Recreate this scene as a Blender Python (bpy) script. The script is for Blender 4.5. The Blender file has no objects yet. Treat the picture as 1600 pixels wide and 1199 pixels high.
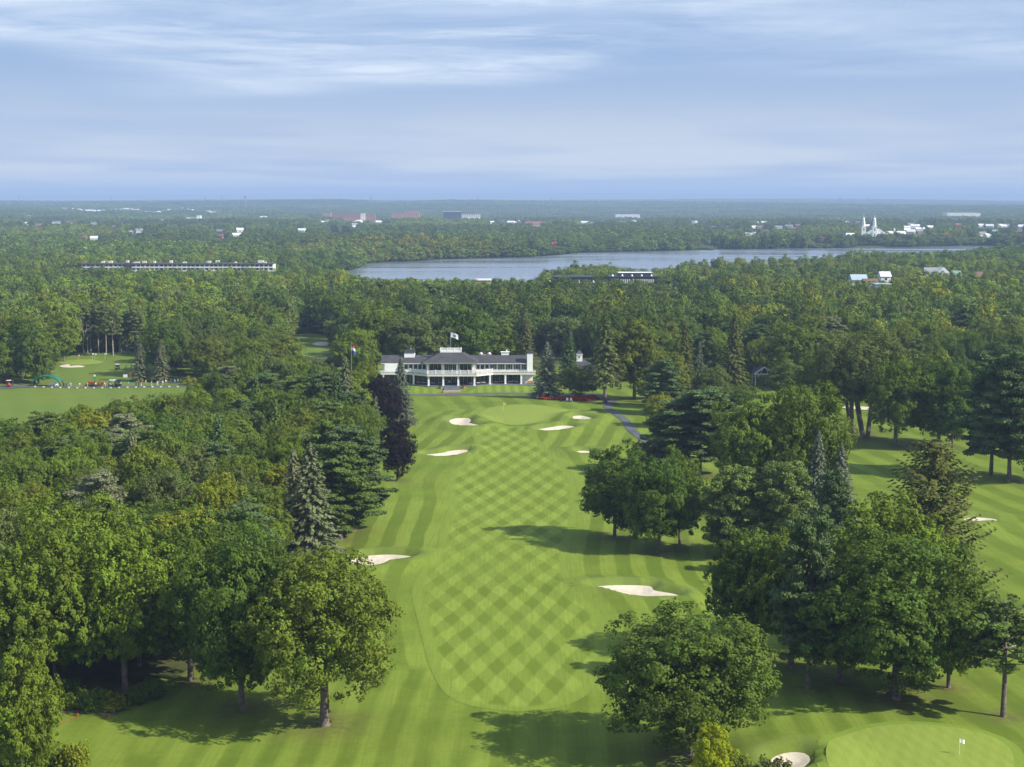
import bpy, bmesh, math, random
import numpy as np
from mathutils import Vector, Matrix
from mathutils.geometry import delaunay_2d_cdt

# ------------------------------------------------------------------ camera, sky, sun, exposure
SC = bpy.context.scene
COL = SC.collection
CAMH, F, HOR = 66.0, 2500.0, 306.0            # camera height (m), focal length and horizon row in photo pixels
PITCH = math.atan((599.5 - HOR) / F)
cam_d = bpy.data.cameras.new('camera'); cam = bpy.data.objects.new('camera', cam_d); COL.objects.link(cam)
cam_d.sensor_width = 36; cam_d.lens = 36 * F / 1600; cam_d.clip_start = 1; cam_d.clip_end = 120000
cam.location = (0, 0, CAMH); cam.rotation_euler = (math.pi / 2 - PITCH, 0, 0)
SC.camera = cam
SUN_EL, SUN_AZ = math.radians(37), math.radians(111)   # azimuth clockwise from +Y (the view direction)
sd = Vector((math.sin(SUN_AZ) * math.cos(SUN_EL), math.cos(SUN_AZ) * math.cos(SUN_EL), math.sin(SUN_EL)))
sl = bpy.data.lights.new('sun', 'SUN'); sl.energy = 5.0; sl.angle = math.radians(0.55); sl.color = (1.0, 0.94, 0.82)
so = bpy.data.objects.new('sun', sl); COL.objects.link(so); so.rotation_euler = sd.to_track_quat('Z', 'Y').to_euler()
so.location = (200, -60, 400)
SC.view_settings.view_transform = 'Standard'; SC.view_settings.look = 'None'
SC.view_settings.exposure = 0.64; SC.view_settings.gamma = 1.0; SC.view_settings.use_curve_mapping = False
SC.cycles.max_bounces = 5; SC.cycles.diffuse_bounces = 2; SC.cycles.glossy_bounces = 2
SC.cycles.transmission_bounces = 3; SC.cycles.transparent_max_bounces = 4; SC.cycles.volume_bounces = 0
SC.cycles.sample_clamp_indirect = 4
SC.cycles.use_denoising = True
try: SC.cycles.denoiser = 'OPENIMAGEDENOISE'
except Exception: pass

class NT:
    """small helper round a node tree"""
    def __init__(s, tree): s.t = tree; s.t.nodes.clear()
    def n(s, kind, props=None, **inp):
        nd = s.t.nodes.new(kind)
        for k, v in (props or {}).items(): setattr(nd, k, v)
        for k, v in inp.items():
            key = int(k[1:]) if k[0] == 'i' and k[1:].isdigit() else k.replace('_', ' ')
            s.set(nd.inputs[key], v)
        return nd
    def set(s, sock, v):
        if isinstance(v, bpy.types.NodeSocket): s.t.links.new(v, sock)
        elif isinstance(v, bpy.types.Node): s.t.links.new(v.outputs[0], sock)
        else:
            if isinstance(v, (int, float)) and sock.type == 'RGBA': v = (v, v, v, 1)
            if isinstance(v, (tuple, list)) and len(v) == 3 and sock.type == 'RGBA': v = (*v, 1)
            sock.default_value = v
    def m(s, op, a, b=0.0, c=0.0, clamp=False):
        return s.n('ShaderNodeMath', {'operation': op, 'use_clamp': clamp}, i0=a, i1=b, i2=c).outputs[0]
    def mix(s, fac, a, b, blend='MIX'):
        nd = s.n('ShaderNodeMix', {'data_type': 'RGBA', 'blend_type': blend})
        s.set(nd.inputs[0], fac); s.set(nd.inputs[6], a); s.set(nd.inputs[7], b)
        return nd.outputs[2]
    def ramp(s, v, lo, hi, a=0.0, b=1.0):
        nd = s.n('ShaderNodeMapRange', {'interpolation_type': 'SMOOTHSTEP', 'clamp': True})
        for i, q in enumerate((v, lo, hi, a, b)): s.set(nd.inputs[i], q)
        return nd.outputs[0]
    def noise(s, vec, scale, detail=3.0, rough=0.55, dist=0.0):
        nd = s.n('ShaderNodeTexNoise', None, Vector=vec, Scale=scale, Detail=detail, Roughness=rough, Distortion=dist)
        return nd.outputs[0]
    def scalev(s, vec, sc, off=(0, 0, 0)):
        return s.n('ShaderNodeMapping', None, Vector=vec, Scale=sc, Location=off).outputs[0]

SKO, SKO2 = (2.3, 0.9, 0), (1.15, 3.6, 0)
W = bpy.data.worlds.new('World'); SC.world = W; W.use_nodes = True
t = NT(W.node_tree)
tc = t.n('ShaderNodeTexCoord').outputs['Generated']
sky = t.n('ShaderNodeTexSky', {'sky_type': 'NISHITA', 'sun_disc': False, 'sun_elevation': SUN_EL, 'sun_rotation': SUN_AZ,
                               'air_density': 1.4, 'dust_density': 1.0, 'ozone_density': 2.0, 'altitude': 60})
sx = t.n('ShaderNodeSeparateXYZ', None, Vector=tc)
zz = t.m('MAXIMUM', sx.outputs[2], 0.0)
den = t.m('ADD', zz, 0.035)
cv = t.n('ShaderNodeCombineXYZ', None, X=t.m('DIVIDE', sx.outputs[0], den), Y=t.m('DIVIDE', sx.outputs[1], den), Z=0.0).outputs[0]
wv = t.n('ShaderNodeVectorMath', {'operation': 'ADD'}, i0=cv, i1=t.n('ShaderNodeVectorMath', {'operation': 'SCALE'}, i0=t.n('ShaderNodeTexNoise', None, Vector=cv, Scale=0.7, Detail=3.0).outputs[1], Scale=0.6).outputs[0]).outputs[0]
n1 = t.noise(t.scalev(wv, (0.36, 0.40, 1), SKO), 1.0, 9, 0.60, 0.5)      # streaks
n2 = t.noise(t.scalev(cv, (0.30, 0.22, 1), SKO2), 1.0, 2, 0.45, 0.0)     # broad fields of cloud
n3 = t.noise(t.scalev(wv, (0.9, 1.5, 1), (5.0, 1.0, 0)), 1.0, 7, 0.65, 0.1)
field = t.m('ADD', n2, t.ramp(zz, 0.045, 0.112, -0.20, 0.10))
bright = t.m('MULTIPLY', t.ramp(n1, 0.36, 0.66), t.ramp(field, 0.38, 0.62), clamp=True)
bright = t.m('ADD', t.m('MULTIPLY', bright, 0.72), t.m('MULTIPLY', t.m('MULTIPLY', t.ramp(n3, 0.46, 0.68), t.ramp(field, 0.46, 0.66)), 0.55), clamp=True)
base = t.mix(t.ramp(zz, 0.0, 0.085), (0.54, 0.585, 0.625), (0.203, 0.302, 0.505))
base = t.mix(t.ramp(n2, 0.40, 0.62, 0.0, 0.6), base, (0.245, 0.348, 0.545))
base = t.mix(t.ramp(n1, 0.32, 0.52, 0.22, 0.0), base, (0.190, 0.280, 0.48))
cloud = t.mix(bright, base, (0.56, 0.63, 0.735))
bg1 = t.n('ShaderNodeBackground', None, Color=sky, Strength=0.08)
bg2 = t.n('ShaderNodeBackground', None, Color=cloud, Strength=1.0)
mx = t.n('ShaderNodeMixShader', None, i0=0.86, i1=bg1, i2=bg2)
t.n('ShaderNodeOutputWorld', None, Surface=mx)

# ------------------------------------------------------------------ projection helpers (photo pixels <-> place)
CP, SP = math.cos(PITCH), math.sin(PITCH)
def P(px, py, z=0.0):
    u, v = (px - 800) / F, (599.5 - py) / F
    d = (u, v * SP + CP, v * CP - SP)
    k = (z - CAMH) / d[2]
    return (d[0] * k, d[1] * k)
def proj(x, y, z):
    zc = y * CP - (z - CAMH) * SP
    yc = y * SP + (z - CAMH) * CP
    return 800 + F * x / zc, 599.5 - F * yc / zc
def atdepth(px, y, z=0.0):
    zc = y * CP - (z - CAMH) * SP
    return (px - 800) / F * zc

def tag(o, label=None, cat=None, group=None, kind=None):
    if label: o['label'] = label
    if cat: o['category'] = cat
    if group: o['group'] = group
    if kind: o['kind'] = kind
    return o
def link(name, me, mats=None, parent=None, loc=None):
    o = bpy.data.objects.new(name, me); COL.objects.link(o)
    if mats is not None:
        for m_ in (mats if isinstance(mats, (list, tuple)) else [mats]): me.materials.append(m_)
    if parent: o.parent = parent
    if loc: o.location = loc
    return o
def empty(name, loc, rz=0.0):
    o = bpy.data.objects.new(name, None); COL.objects.link(o); o.location = loc; o.rotation_euler = (0, 0, rz)
    o.empty_display_size = 0.5
    return o
def dup(root, loc=None, rz=None, label=None):
    r = root.copy(); COL.objects.link(r)
    if loc is not None: r.location = loc
    if rz is not None: r.rotation_euler = (0, 0, rz)
    if label: r['label'] = label
    for ch in list(root.children):
        c = ch.copy(); COL.objects.link(c); c.parent = r
        for g in ch.children:
            d = g.copy(); COL.objects.link(d); d.parent = c
    return r
def mesh_np(name, verts, faces, attrs=None, smooth=False):
    """verts (N,3), faces (M,k) arrays -> mesh; attrs: name -> per-vertex float array"""
    me = bpy.data.meshes.new(name)
    verts = np.asarray(verts, np.float32); faces = np.asarray(faces, np.int32)
    k = faces.shape[1]
    me.vertices.add(len(verts)); me.vertices.foreach_set('co', verts.ravel())
    me.loops.add(faces.size); me.loops.foreach_set('vertex_index', faces.ravel())
    me.polygons.add(len(faces)); me.polygons.foreach_set('loop_start', np.arange(0, faces.size, k, dtype=np.int32))
    if smooth: me.polygons.foreach_set('use_smooth', np.ones(len(faces), bool))
    for nme, a in (attrs or {}).items():
        at = me.attributes.new(nme, 'FLOAT', 'POINT'); at.data.foreach_set('value', np.asarray(a, np.float32))
    me.update(calc_edges=True)
    return me

# ------------------------------------------------------------------ materials
def pmat(name, color, rough=0.7, metal=0.0, spec=0.3, var=0.12, scale=0.8, bump=0.0):
    """plain painted / rendered surface with a little grain"""
    m_ = bpy.data.materials.new(name); m_.use_nodes = True; q = NT(m_.node_tree)
    pos = q.n('ShaderNodeTexCoord').outputs['Object']
    nz = q.noise(pos, scale, 5, 0.6)
    dark = tuple(c * (1 - var) for c in color); lite = tuple(min(1, c * (1 + var)) for c in color)
    b = q.n('ShaderNodeBsdfPrincipled', None, Base_Color=q.mix(q.ramp(nz, .3, .7), dark, lite), Roughness=rough, Metallic=metal)
    b.inputs['Specular IOR Level'].default_value = spec
    if bump:
        bn = q.n('ShaderNodeBump', None, Strength=bump, Distance=0.05, Height=q.noise(pos, scale * 6, 3)); q.set(b.inputs['Normal'], bn)
    q.n('ShaderNodeOutputMaterial', None, Surface=b)
    return m_
G_LIGHT, G_DARK = (0.235, 0.340, 0.060), (0.155, 0.240, 0.032)
def grass(name, light, dark, mode=None, mott=0.25):
    m_ = bpy.data.materials.new(name); m_.use_nodes = True; q = NT(m_.node_tree)
    pos = q.n('ShaderNodeNewGeometry').outputs['Position']
    sp = q.n('ShaderNodeSeparateXYZ', None, Vector=pos); X, Y = sp.outputs[0], sp.outputs[1]
    wob = q.m('MULTIPLY', q.m('SUBTRACT', q.noise(pos, 0.035, 2), 0.5), 3.0)
    fine = q.m('MULTIPLY', q.m('SUBTRACT', q.noise(pos, 0.9, 4, 0.7), 0.5), 0.7)
    def stripe(u, per, ph=0.0, hard=0.35):
        s_ = q.m('SINE', q.m('ADD', q.m('MULTIPLY', u, 2 * math.pi / per), ph))
        return q.ramp(s_, -hard, hard)
    if mode == 'diamond':
        th1, th2 = math.radians(17.3), math.radians(-17.3)
        wx = q.m('ADD', q.m('ADD', X, q.m('MULTIPLY', wob, 0.55)), q.m('MULTIPLY', q.m('SUBTRACT', q.noise(pos, 0.16, 3), .5), 1.3))
        us = [q.m('ADD', q.m('MULTIPLY', wx, math.cos(a)), q.m('MULTIPLY', Y, math.sin(a))) for a in (th1, th2)]
        s1 = stripe(us[0], 5.0, 0.4); s2 = stripe(us[1], 5.0, 1.2)
        fac = q.m('ADD', q.m('MULTIPLY', s1, 0.45), q.m('MULTIPLY', s2, 0.55))
        e = q.n('ShaderNodeAttribute', {'attribute_name': 'edge'}).outputs['Fac']
        ee = q.m('ADD', e, q.m('MULTIPLY', fine, 0.3))
        fac = q.mix(q.ramp(ee, 1.2, 2.6), 0.58, fac)
        fac = q.n('ShaderNodeSeparateColor', None, Color=fac).outputs[0]
        fac = q.m('ADD', q.m('MULTIPLY', q.m('SUBTRACT', fac, 0.5), q.ramp(q.noise(pos, 0.03, 3), .3, .65, .55, 1.0)), q.m('ADD', .5, q.m('MULTIPLY', fine, 0.55)), clamp=True)
    elif mode == 'rough':
        e = q.n('ShaderNodeAttribute', {'attribute_name': 'edge'}).outputs['Fac']
        ue = q.m('ADD', e, q.m('MULTIPLY', wob, 0.45))
        ux = q.m('ADD', q.m('ADD', X, q.m('MULTIPLY', Y, 0.02)), q.m('MULTIPLY', wob, 0.3))
        ud = q.m('ADD', q.m('ADD', X, q.m('MULTIPLY', Y, -0.16)), q.m('MULTIPLY', wob, 0.6))
        k1 = q.ramp(Y, 408, 420); k2 = q.ramp(Y, 498, 504); k3 = q.ramp(Y, 221, 216)
        sa, sb, sc_ = stripe(ue, 5.6, 0.2), stripe(ux, 5.2), stripe(ud, 6.0, 0, .5)
        fac = q.m('ADD', q.m('MULTIPLY', sa, q.m('SUBTRACT', 1.0, k1)), q.m('MULTIPLY', k1, q.m('ADD', q.m('MULTIPLY', sb, k2), q.m('MULTIPLY', sc_, q.m('SUBTRACT', 1.0, k2)))))
        fac = q.m('ADD', q.m('MULTIPLY', fac, q.m('SUBTRACT', 1.0, k3)), q.m('MULTIPLY', q.m('ADD', .15, q.m('MULTIPLY', stripe(q.m('ADD', q.m('ADD', X, q.m('MULTIPLY', Y, -.05)), q.m('MULTIPLY', wob, .5)), 4.6, 0, .7), .75)), k3))
        far_ = q.ramp(e, 37, 43); uf = q.m('ADD', q.m('ADD', q.m('MULTIPLY', X, .93), q.m('MULTIPLY', Y, .13)), q.m('MULTIPLY', wob, .9))
        fac = q.m('ADD', q.m('MULTIPLY', fac, q.m('SUBTRACT', 1.0, far_)), q.m('MULTIPLY', stripe(uf, 7.5, 0, .6), q.m('MULTIPLY', far_, .8)))
        amp = q.ramp(q.noise(pos, 0.022, 3), 0.32, 0.60, 0.25, 1.0)
        fac = q.m('ADD', q.m('MULTIPLY', q.m('SUBTRACT', fac, 0.5), amp), q.m('ADD', q.ramp(q.noise(pos, 0.06, 5, 0.7), 0.3, 0.7, 0.15, 0.72), q.m('MULTIPLY', fine, 1.0)), clamp=True)
    elif mode == 'green':
        s1 = stripe(q.m('ADD', q.m('MULTIPLY', X, .8), q.m('MULTIPLY', Y, .3)), 1.6); s2 = stripe(q.m('SUBTRACT', q.m('MULTIPLY', X, .8), q.m('MULTIPLY', Y, .3)), 1.6)
        fac = q.m('ADD', q.m('MULTIPLY', q.m('ADD', s1, s2), 0.28), q.m('ADD', 0.25, q.m('MULTIPLY', fine, 0.4)), clamp=True)
    elif mode == 'range':
        fac = q.m('ADD', q.m('MULTIPLY', stripe(q.m('ADD', q.m('ADD', X, q.m('MULTIPLY', Y, .35)), wob), 11, 0, .8), .35), q.m('ADD', .3, q.m('MULTIPLY', fine, .6)), clamp=True)
    elif mode == 'lawn':
        fac = q.m('ADD', q.m('MULTIPLY', stripe(q.m('ADD', X, q.m('MULTIPLY', Y, 0.05)), 3.1), 0.7), q.m('ADD', 0.15, q.m('MULTIPLY', fine, 0.4)), clamp=True)
    else:
        fac = q.m('ADD', 0.5, fine, clamp=True)
    col = q.mix(fac, dark, light)
    if mode == 'diamond':
        col = q.mix(q.ramp(q.m('ADD', e, q.m('MULTIPLY', fine, 2.2)), 0.9, 0.0), col, (0.148, 0.210, 0.030))
    big = q.noise(pos, 0.05, 5, 0.65)
    col = q.mix(q.ramp(big, 0.35, 0.75, 0.0, mott), col, (0.165, 0.185, 0.028))
    # streaks left by mowers and dry seams
    st = q.noise(q.scalev(pos, (0.25, 1.2, 1)), 1.0, 4, 0.7)
    col = q.mix(q.ramp(st, 0.56, 0.72, 0.0, 0.22), col, tuple(c * 0.75 for c in dark))
    ln = q.noise(q.scalev(pos, (2.6, 0.10, 1)), 1.0, 3, .6)       # fine lines along the mower's path
    col = q.mix(q.ramp(ln, .35, .65, 0.0, 0.22), col, tuple(c * .72 for c in dark))
    if mode == 'rough':
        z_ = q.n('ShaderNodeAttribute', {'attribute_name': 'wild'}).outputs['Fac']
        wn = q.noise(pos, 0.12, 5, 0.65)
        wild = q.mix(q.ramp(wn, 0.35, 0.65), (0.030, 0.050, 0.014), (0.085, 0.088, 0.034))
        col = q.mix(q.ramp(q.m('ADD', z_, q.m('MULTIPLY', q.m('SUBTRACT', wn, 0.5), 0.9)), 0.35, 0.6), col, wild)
        br = q.n('ShaderNodeAttribute', {'attribute_name': 'bare'}).outputs['Fac']
        col = q.mix(q.m('MULTIPLY', br, q.ramp(q.noise(pos, 0.7, 4, .7), .3, .62, .1, .9)), col, (0.105, 0.090, 0.038))
        # thin yellowish turf on the shoulders of the mounds near the bunkers
        b_ = q.n('ShaderNodeAttribute', {'attribute_name': 'lip'}).outputs['Fac']
        col = q.mix(q.m('MULTIPLY', b_, q.ramp(q.noise(pos, 0.4, 3), 0.35, 0.6, 0.15, 0.75)), col, (0.125, 0.165, 0.04))
    b = q.n('ShaderNodeBsdfPrincipled', None, Base_Color=col, Roughness=0.85)
    b.inputs['Specular IOR Level'].default_value = 0.04
    bn = q.n('ShaderNodeBump', None, Strength=0.35, Distance=0.12, Height=q.noise(pos, 2.2, 4, 0.7)); q.set(b.inputs['Normal'], bn)
    q.n('ShaderNodeOutputMaterial', None, Surface=b)
    return m_
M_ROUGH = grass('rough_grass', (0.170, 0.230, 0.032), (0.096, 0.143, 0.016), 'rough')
M_FAIR = grass('fairway_grass', (0.202, 0.268, 0.042), (0.106, 0.156, 0.017), 'diamond', 0.12)
M_GREEN = grass('green_grass', (0.212, 0.270, 0.050), (0.172, 0.228, 0.038), 'green', 0.1)
M_COLLAR = grass('collar_grass', (0.165, 0.235, 0.036), (0.14, 0.205, 0.026), None, 0.1)
M_LAWN = grass('lawn_grass', (0.175, 0.245, 0.034), (0.112, 0.172, 0.018), 'lawn', 0.1)
M_RANGE = grass('range_grass', (0.124, 0.180, 0.033), (0.096, 0.146, 0.024), 'range', 0.45)
def sandmat():
    m_ = bpy.data.materials.new('bunker_sand'); m_.use_nodes = True; q = NT(m_.node_tree)
    pos = q.n('ShaderNodeNewGeometry').outputs['Position']
    w = q.n('ShaderNodeTexWave', {'wave_type': 'BANDS'}, Vector=q.scalev(pos, (.5, 1, 1)), Scale=0.5, Distortion=9.0, Detail=2.0).outputs['Fac']
    nz = q.noise(pos, 0.5, 5, 0.65)
    col = q.mix(q.ramp(nz, .3, .7), (0.46, 0.40, 0.31), (0.58, 0.515, 0.41))
    col = q.mix(q.m('MULTIPLY', w, 0.10), col, (0.38, 0.32, 0.25))
    b = q.n('ShaderNodeBsdfPrincipled', None, Base_Color=col, Roughness=0.95)
    b.inputs['Specular IOR Level'].default_value = 0.05
    q.set(b.inputs['Normal'], q.n('ShaderNodeBump', None, Strength=0.2, Distance=0.05, Height=w))
    q.n('ShaderNodeOutputMaterial', None, Surface=b)
    return m_
M_SAND = sandmat()
M_ASPH = pmat('asphalt', (0.085, 0.088, 0.098), 0.8, var=0.25, scale=0.4)
M_DIRT = pmat('dirt', (0.16, 0.115, 0.075), 0.95, var=0.4, scale=0.5)
def foliage(name, inst=False, trans=0.30):
    m_ = bpy.data.materials.new(name); m_.use_nodes = True; q = NT(m_.node_tree)
    if inst: tint = q.n('ShaderNodeAttribute', {'attribute_name': 'tint', 'attribute_type': 'INSTANCER'}).outputs['Color']
    else: tint = q.n('ShaderNodeObjectInfo').outputs['Color']
    tone = q.n('ShaderNodeAttribute', {'attribute_name': 'tone'}).outputs['Fac']      # each leaf spray has its own shade of green
    hue = q.n('ShaderNodeHueSaturation', None, Hue=q.m('ADD', 0.488, q.m('MULTIPLY', tone, 0.024)), Saturation=1.0, Value=q.m('ADD', 0.72, q.m('MULTIPLY', tone, 0.56)), Color=tint)
    d = q.n('ShaderNodeBsdfPrincipled', None, Base_Color=hue, Roughness=0.55)
    d.inputs['Specular IOR Level'].default_value = 0.06
    tr = q.n('ShaderNodeBsdfTranslucent', None, Color=q.mix(0.6, hue, (0.10, 0.14, 0.01)))
    q.n('ShaderNodeOutputMaterial', None, Surface=q.n('ShaderNodeMixShader', None, i0=trans, i1=d, i2=tr))
    return m_
M_LEAF = foliage('leaves'); M_NEED = foliage('needles', trans=0.08); M_LEAFI = foliage('distant_leaves', True, 0.15)
M_BARK = pmat('bark', (0.13, 0.105, 0.085), 0.9, var=0.45, scale=2.0, bump=0.4)
M_BARKG = pmat('pale_bark', (0.30, 0.26, 0.21), 0.9, var=0.35, scale=2.0)

# ------------------------------------------------------------------ outlines on the ground, traced over the photograph
def smooth_poly(pts, step=1.0, closed=True):
    pts = [Vector(p) for p in pts]; n = len(pts); out = []
    rng_ = range(n) if closed else range(n - 1)
    for i in rng_:
        g = lambda j: pts[j % n] if closed else pts[max(0, min(n - 1, j))]
        p0, p1, p2, p3 = g(i - 1), g(i), g(i + 1), g(i + 2)
        k = max(2, int((p2 - p1).length / step))
        for j in range(k):
            s = j / k
            out.append(0.5 * ((2 * p1) + (p2 - p0) * s + (2 * p0 - 5 * p1 + 4 * p2 - p3) * s * s + (3 * p1 - p0 - 3 * p2 + p3) * s ** 3))
    if not closed: out.append(pts[-1])
    return np.array([(p[0], p[1]) for p in out])
def ground_poly(px, step=1.0, z=0.0): return smooth_poly([P(a, b, z) for a, b in px], step)
def sdist(poly, x, y):
    """signed distance (negative inside) of points to a closed polygon"""
    x = np.asarray(x, float); y = np.asarray(y, float)
    d2 = np.full(x.shape, 1e18); ins = np.zeros(x.shape, bool)
    n = len(poly)
    for i in range(n):
        ax, ay = poly[i]; bx, by = poly[(i + 1) % n]
        ex, ey = bx - ax, by - ay
        tt = np.clip(((x - ax) * ex + (y - ay) * ey) / (ex * ex + ey * ey + 1e-12), 0, 1)
        d2 = np.minimum(d2, (x - ax - tt * ex) ** 2 + (y - ay - tt * ey) ** 2)
        c = ((ay > y) != (by > y))
        ins ^= c & (x < (bx - ax) * (y - ay) / (by - ay + 1e-12) + ax)
    return np.where(ins, -1, 1) * np.sqrt(d2)
def sdist_box(poly, x, y, pad):
    """signed distance, only evaluated near the polygon (far points get pad)"""
    x = np.asarray(x, float); y = np.asarray(y, float)
    out = np.full(x.shape, float(pad))
    m_ = (x > poly[:, 0].min() - pad) & (x < poly[:, 0].max() + pad) & (y > poly[:, 1].min() - pad) & (y < poly[:, 1].max() + pad)
    if m_.any(): out[m_] = np.minimum(sdist(poly, x[m_], y[m_]), pad)
    return out

FAIRWAY = ground_poly([(736, 676), (741, 692), (727, 720), (702, 738), (697, 756), (701, 781), (697, 806), (687, 833), (683, 857), (672, 877),
    (655, 893), (645, 915), (645, 940), (652, 968), (660, 1002), (672, 1045), (697, 1086), (735, 1103), (800, 1110), (870, 1104), (915, 1086), (940, 1055),
    (951, 1020), (950, 985), (935, 960), (910, 935), (893, 905), (890, 870), (898, 830), (905, 790), (900, 752), (880, 722), (850, 697), (828, 673), (785, 668)], 2.0)
GREEN = ground_poly([(750, 650), (762, 642), (787, 638.5), (831, 638.5), (866, 642.5), (888, 646), (872, 653), (850, 659), (831, 663), (800, 666), (769, 661.5), (754, 656)], 1.5)
GREEN2 = ground_poly([(1291, 1186), (1320, 1162), (1372, 1149), (1434, 1146), (1504, 1150), (1556, 1163), (1582, 1186), (1575, 1225), (1500, 1250), (1380, 1250), (1305, 1225)], 1.5)
GREEN3 = ground_poly([(90, 566.5), (112, 563.5), (140, 562.5), (160, 566), (155, 569), (130, 571), (104, 570)], 2.0)
BUNK = {
 'kidney': [(702, 660), (713, 656), (731, 656), (736, 660), (734, 663.5), (751, 668), (743, 671), (720, 670), (708, 666)],
 'left_long': [(663, 710.5), (690, 708), (706, 705), (729, 704.5), (728, 709), (712, 713.5), (687, 715), (671, 713)],
 'right_long': [(839, 673.5), (859, 669.5), (881, 667), (899, 669), (891, 672), (869, 676), (847, 676.5)],
 'right_small': [(895, 654.5), (909, 653), (924, 657), (919, 660.5), (901, 660)],
 'half_hidden': [(901, 706), (915, 704.5), (930, 706), (926, 711), (909, 710.5)],
 'left_near': [(545, 876), (575, 868), (612, 867), (644, 871), (634, 875.5), (597, 880), (588, 886), (565, 885)],
 'right_near': [(928, 924), (947, 920), (987, 918), (1016, 919), (1023, 925.5), (1052, 930), (1062, 934), (1047, 938), (1003, 939.5), (981, 936), (956, 929)],
 'right_far': [(1508, 814), (1525, 812), (1546, 813), (1558, 815.5), (1550, 819), (1525, 820.5), (1508, 819)],
 'behind_pine': [(1503, 983), (1517, 970), (1537, 968), (1565, 988), (1591, 1003), (1580, 1013), (1550, 1015), (1519, 1013), (1510, 997)],
 'bottom': [(1204, 1190), (1214, 1183), (1234, 1179.5), (1257, 1182), (1266, 1192), (1250, 1203), (1215, 1204)],
}
BUNK_FLAT = {
 'practice': [(93, 573), (104, 570.3), (110, 571), (109, 572.8), (120, 571.8), (131, 573), (129, 574.6), (105, 575)],
 'practice_small': [(206, 570.6), (213, 569.6), (220, 570.4), (214, 572)],
 'clearing': [(488, 538), (500, 535), (513, 536), (511, 540.5), (497, 541)],
 'beyond_maples': [(1312, 632), (1331, 634.5), (1366, 637), (1395, 638), (1394, 642), (1350, 640.5), (1316, 637)],
 'beyond_pines': [(1479, 681), (1490, 675), (1505, 673.5), (1504, 677), (1490, 682)],
}
BP = {k: ground_poly(v, 0.8) for k, v in BUNK.items()}
BPF = {k: ground_poly(v, 0.8) for k, v in BUNK_FLAT.items()}
LAKE_Z = -6.0
LAKE = smooth_poly([P(a, b, LAKE_Z) for a, b in [(545, 424), (580, 412), (640, 409), (720, 405), (850, 401), (905, 396), (1000, 393.5), (1100, 391.5), (1200, 389.5), (1330, 388), (1420, 386.5), (1540, 384.5)]]
    + [(760, 2150), (640, 1900), (420, 1720), (300, 1500), (150, 1330), (-60, 1240), (-200, 1300)], 25.0)

def sm(a, b, v):
    q = np.clip((v - a) / (b - a), 0, 1); return q * q * (3 - 2 * q)
def base_h(x, y):
    x = np.asarray(x, float); y = np.asarray(y, float)
    h = 0.35 * np.sin(x * 0.045 + 1.3) * np.sin(y * 0.031) + 0.22 * np.sin(x * 0.11 + y * 0.05)
    h = h * (1 - sm(560, 640, y)) * sm(150, 185, y)
    h = h + 1.2 * sm(540, 544.5, y) * (1 - sm(600, 660, y)) * np.exp(-((x + 18) / 42) ** 4)
    h = h + 0.9 * np.exp(-(((x - 3) / 16) ** 2 + ((y - 492) / 26) ** 2))
    h = h + 0.9 * np.exp(-(((x - 49) / 15) ** 2 + ((y - 190) / 13) ** 2))
    h = h + LAKE_Z * sm(880, 1130, y)
    f = sm(2900, 5000, y)
    h = h + f * (13 * np.sin(x / 900 + 1.0) * np.sin(y / 1300) + 7 * np.sin(x / 2300 + y / 1900 + 2))
    h = h + 34 * np.exp(-((y - 9500) / 1500) ** 2) * sm(-700, -1100, x) + 22 * np.exp(-((y - 9000) / 1300) ** 2) * np.exp(-((x + 350) / 420) ** 2)
    h = h + 30 * np.exp(-((y - 15500) / 2500) ** 2) * (0.5 + 0.5 * np.sin(x / 1500 + .6))
    return h
def bunker_d(x, y):
    d = np.full(np.shape(x), 14.0)
    for p in BP.values(): d = np.minimum(d, sdist_box(p, x, y, 14.0))
    return d
def ground_h(x, y, with_lip=False):
    d = bunker_d(x, y); dp = np.maximum(d, 0)
    lip = 1.0 * sm(0.0, 1.8, dp) * (1 - sm(1.8, 9.0, dp))
    h = base_h(x, y) + lip - 1.0 * sm(0.0, 1.4, -d)
    return (h, (1 - sm(1.5, 5.0, dp)) * (d > 0)) if with_lip else h

# woodland outlines on the ground
WOOD_L = np.array([P(*p) for p in [(-220, 1150), (-40, 1110), (90, 1085), (200, 1070), (290, 1050), (350, 1010), (400, 950), (430, 905), (470, 850), (520, 790), (560, 745),
    (590, 715), (560, 672), (548, 648), (470, 630), (400, 626), (322, 640), (300, 682), (180, 706), (110, 728), (0, 752), (-200, 800)]])

# ------------------------------------------------------------------ the ground: one sheet out to the horizon
def geo(a, b, n): return list(a + (b - a) * (np.geomspace(1, 400, n) - 1) / 399)[1:]
gx = sorted([-v for v in geo(62, 42000, 56)]) + list(np.arange(-62, 96.1, 1.0)) + geo(96, 42000, 56)
gy = list(np.linspace(-400, 160, 10)) + list(np.arange(168, 345, 1.0)) + list(np.arange(345, 575, 1.35)) + list(np.linspace(580, 1200, 50)) + list(np.linspace(1240, 3000, 40)) + geo(3000, 62000, 70)
GX, GY = np.meshgrid(np.array(gx), np.array(gy)); gxx, gyy = GX.ravel(), GY.ravel()
gz, glip = ground_h(gxx, gyy, True)
gedge = sdist_box(FAIRWAY, gxx, gyy, 45.0)
for gp in (GREEN,): pass
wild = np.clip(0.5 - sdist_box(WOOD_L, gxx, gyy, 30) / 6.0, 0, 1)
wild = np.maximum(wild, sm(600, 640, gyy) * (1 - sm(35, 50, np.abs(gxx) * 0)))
nx_, ny_ = len(gx), len(gy)
idx = np.arange(nx_ * ny_).reshape(ny_, nx_)
gf = np.stack([idx[:-1, :-1].ravel(), idx[:-1, 1:].ravel(), idx[1:, 1:].ravel(), idx[1:, :-1].ravel()], 1)
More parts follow.
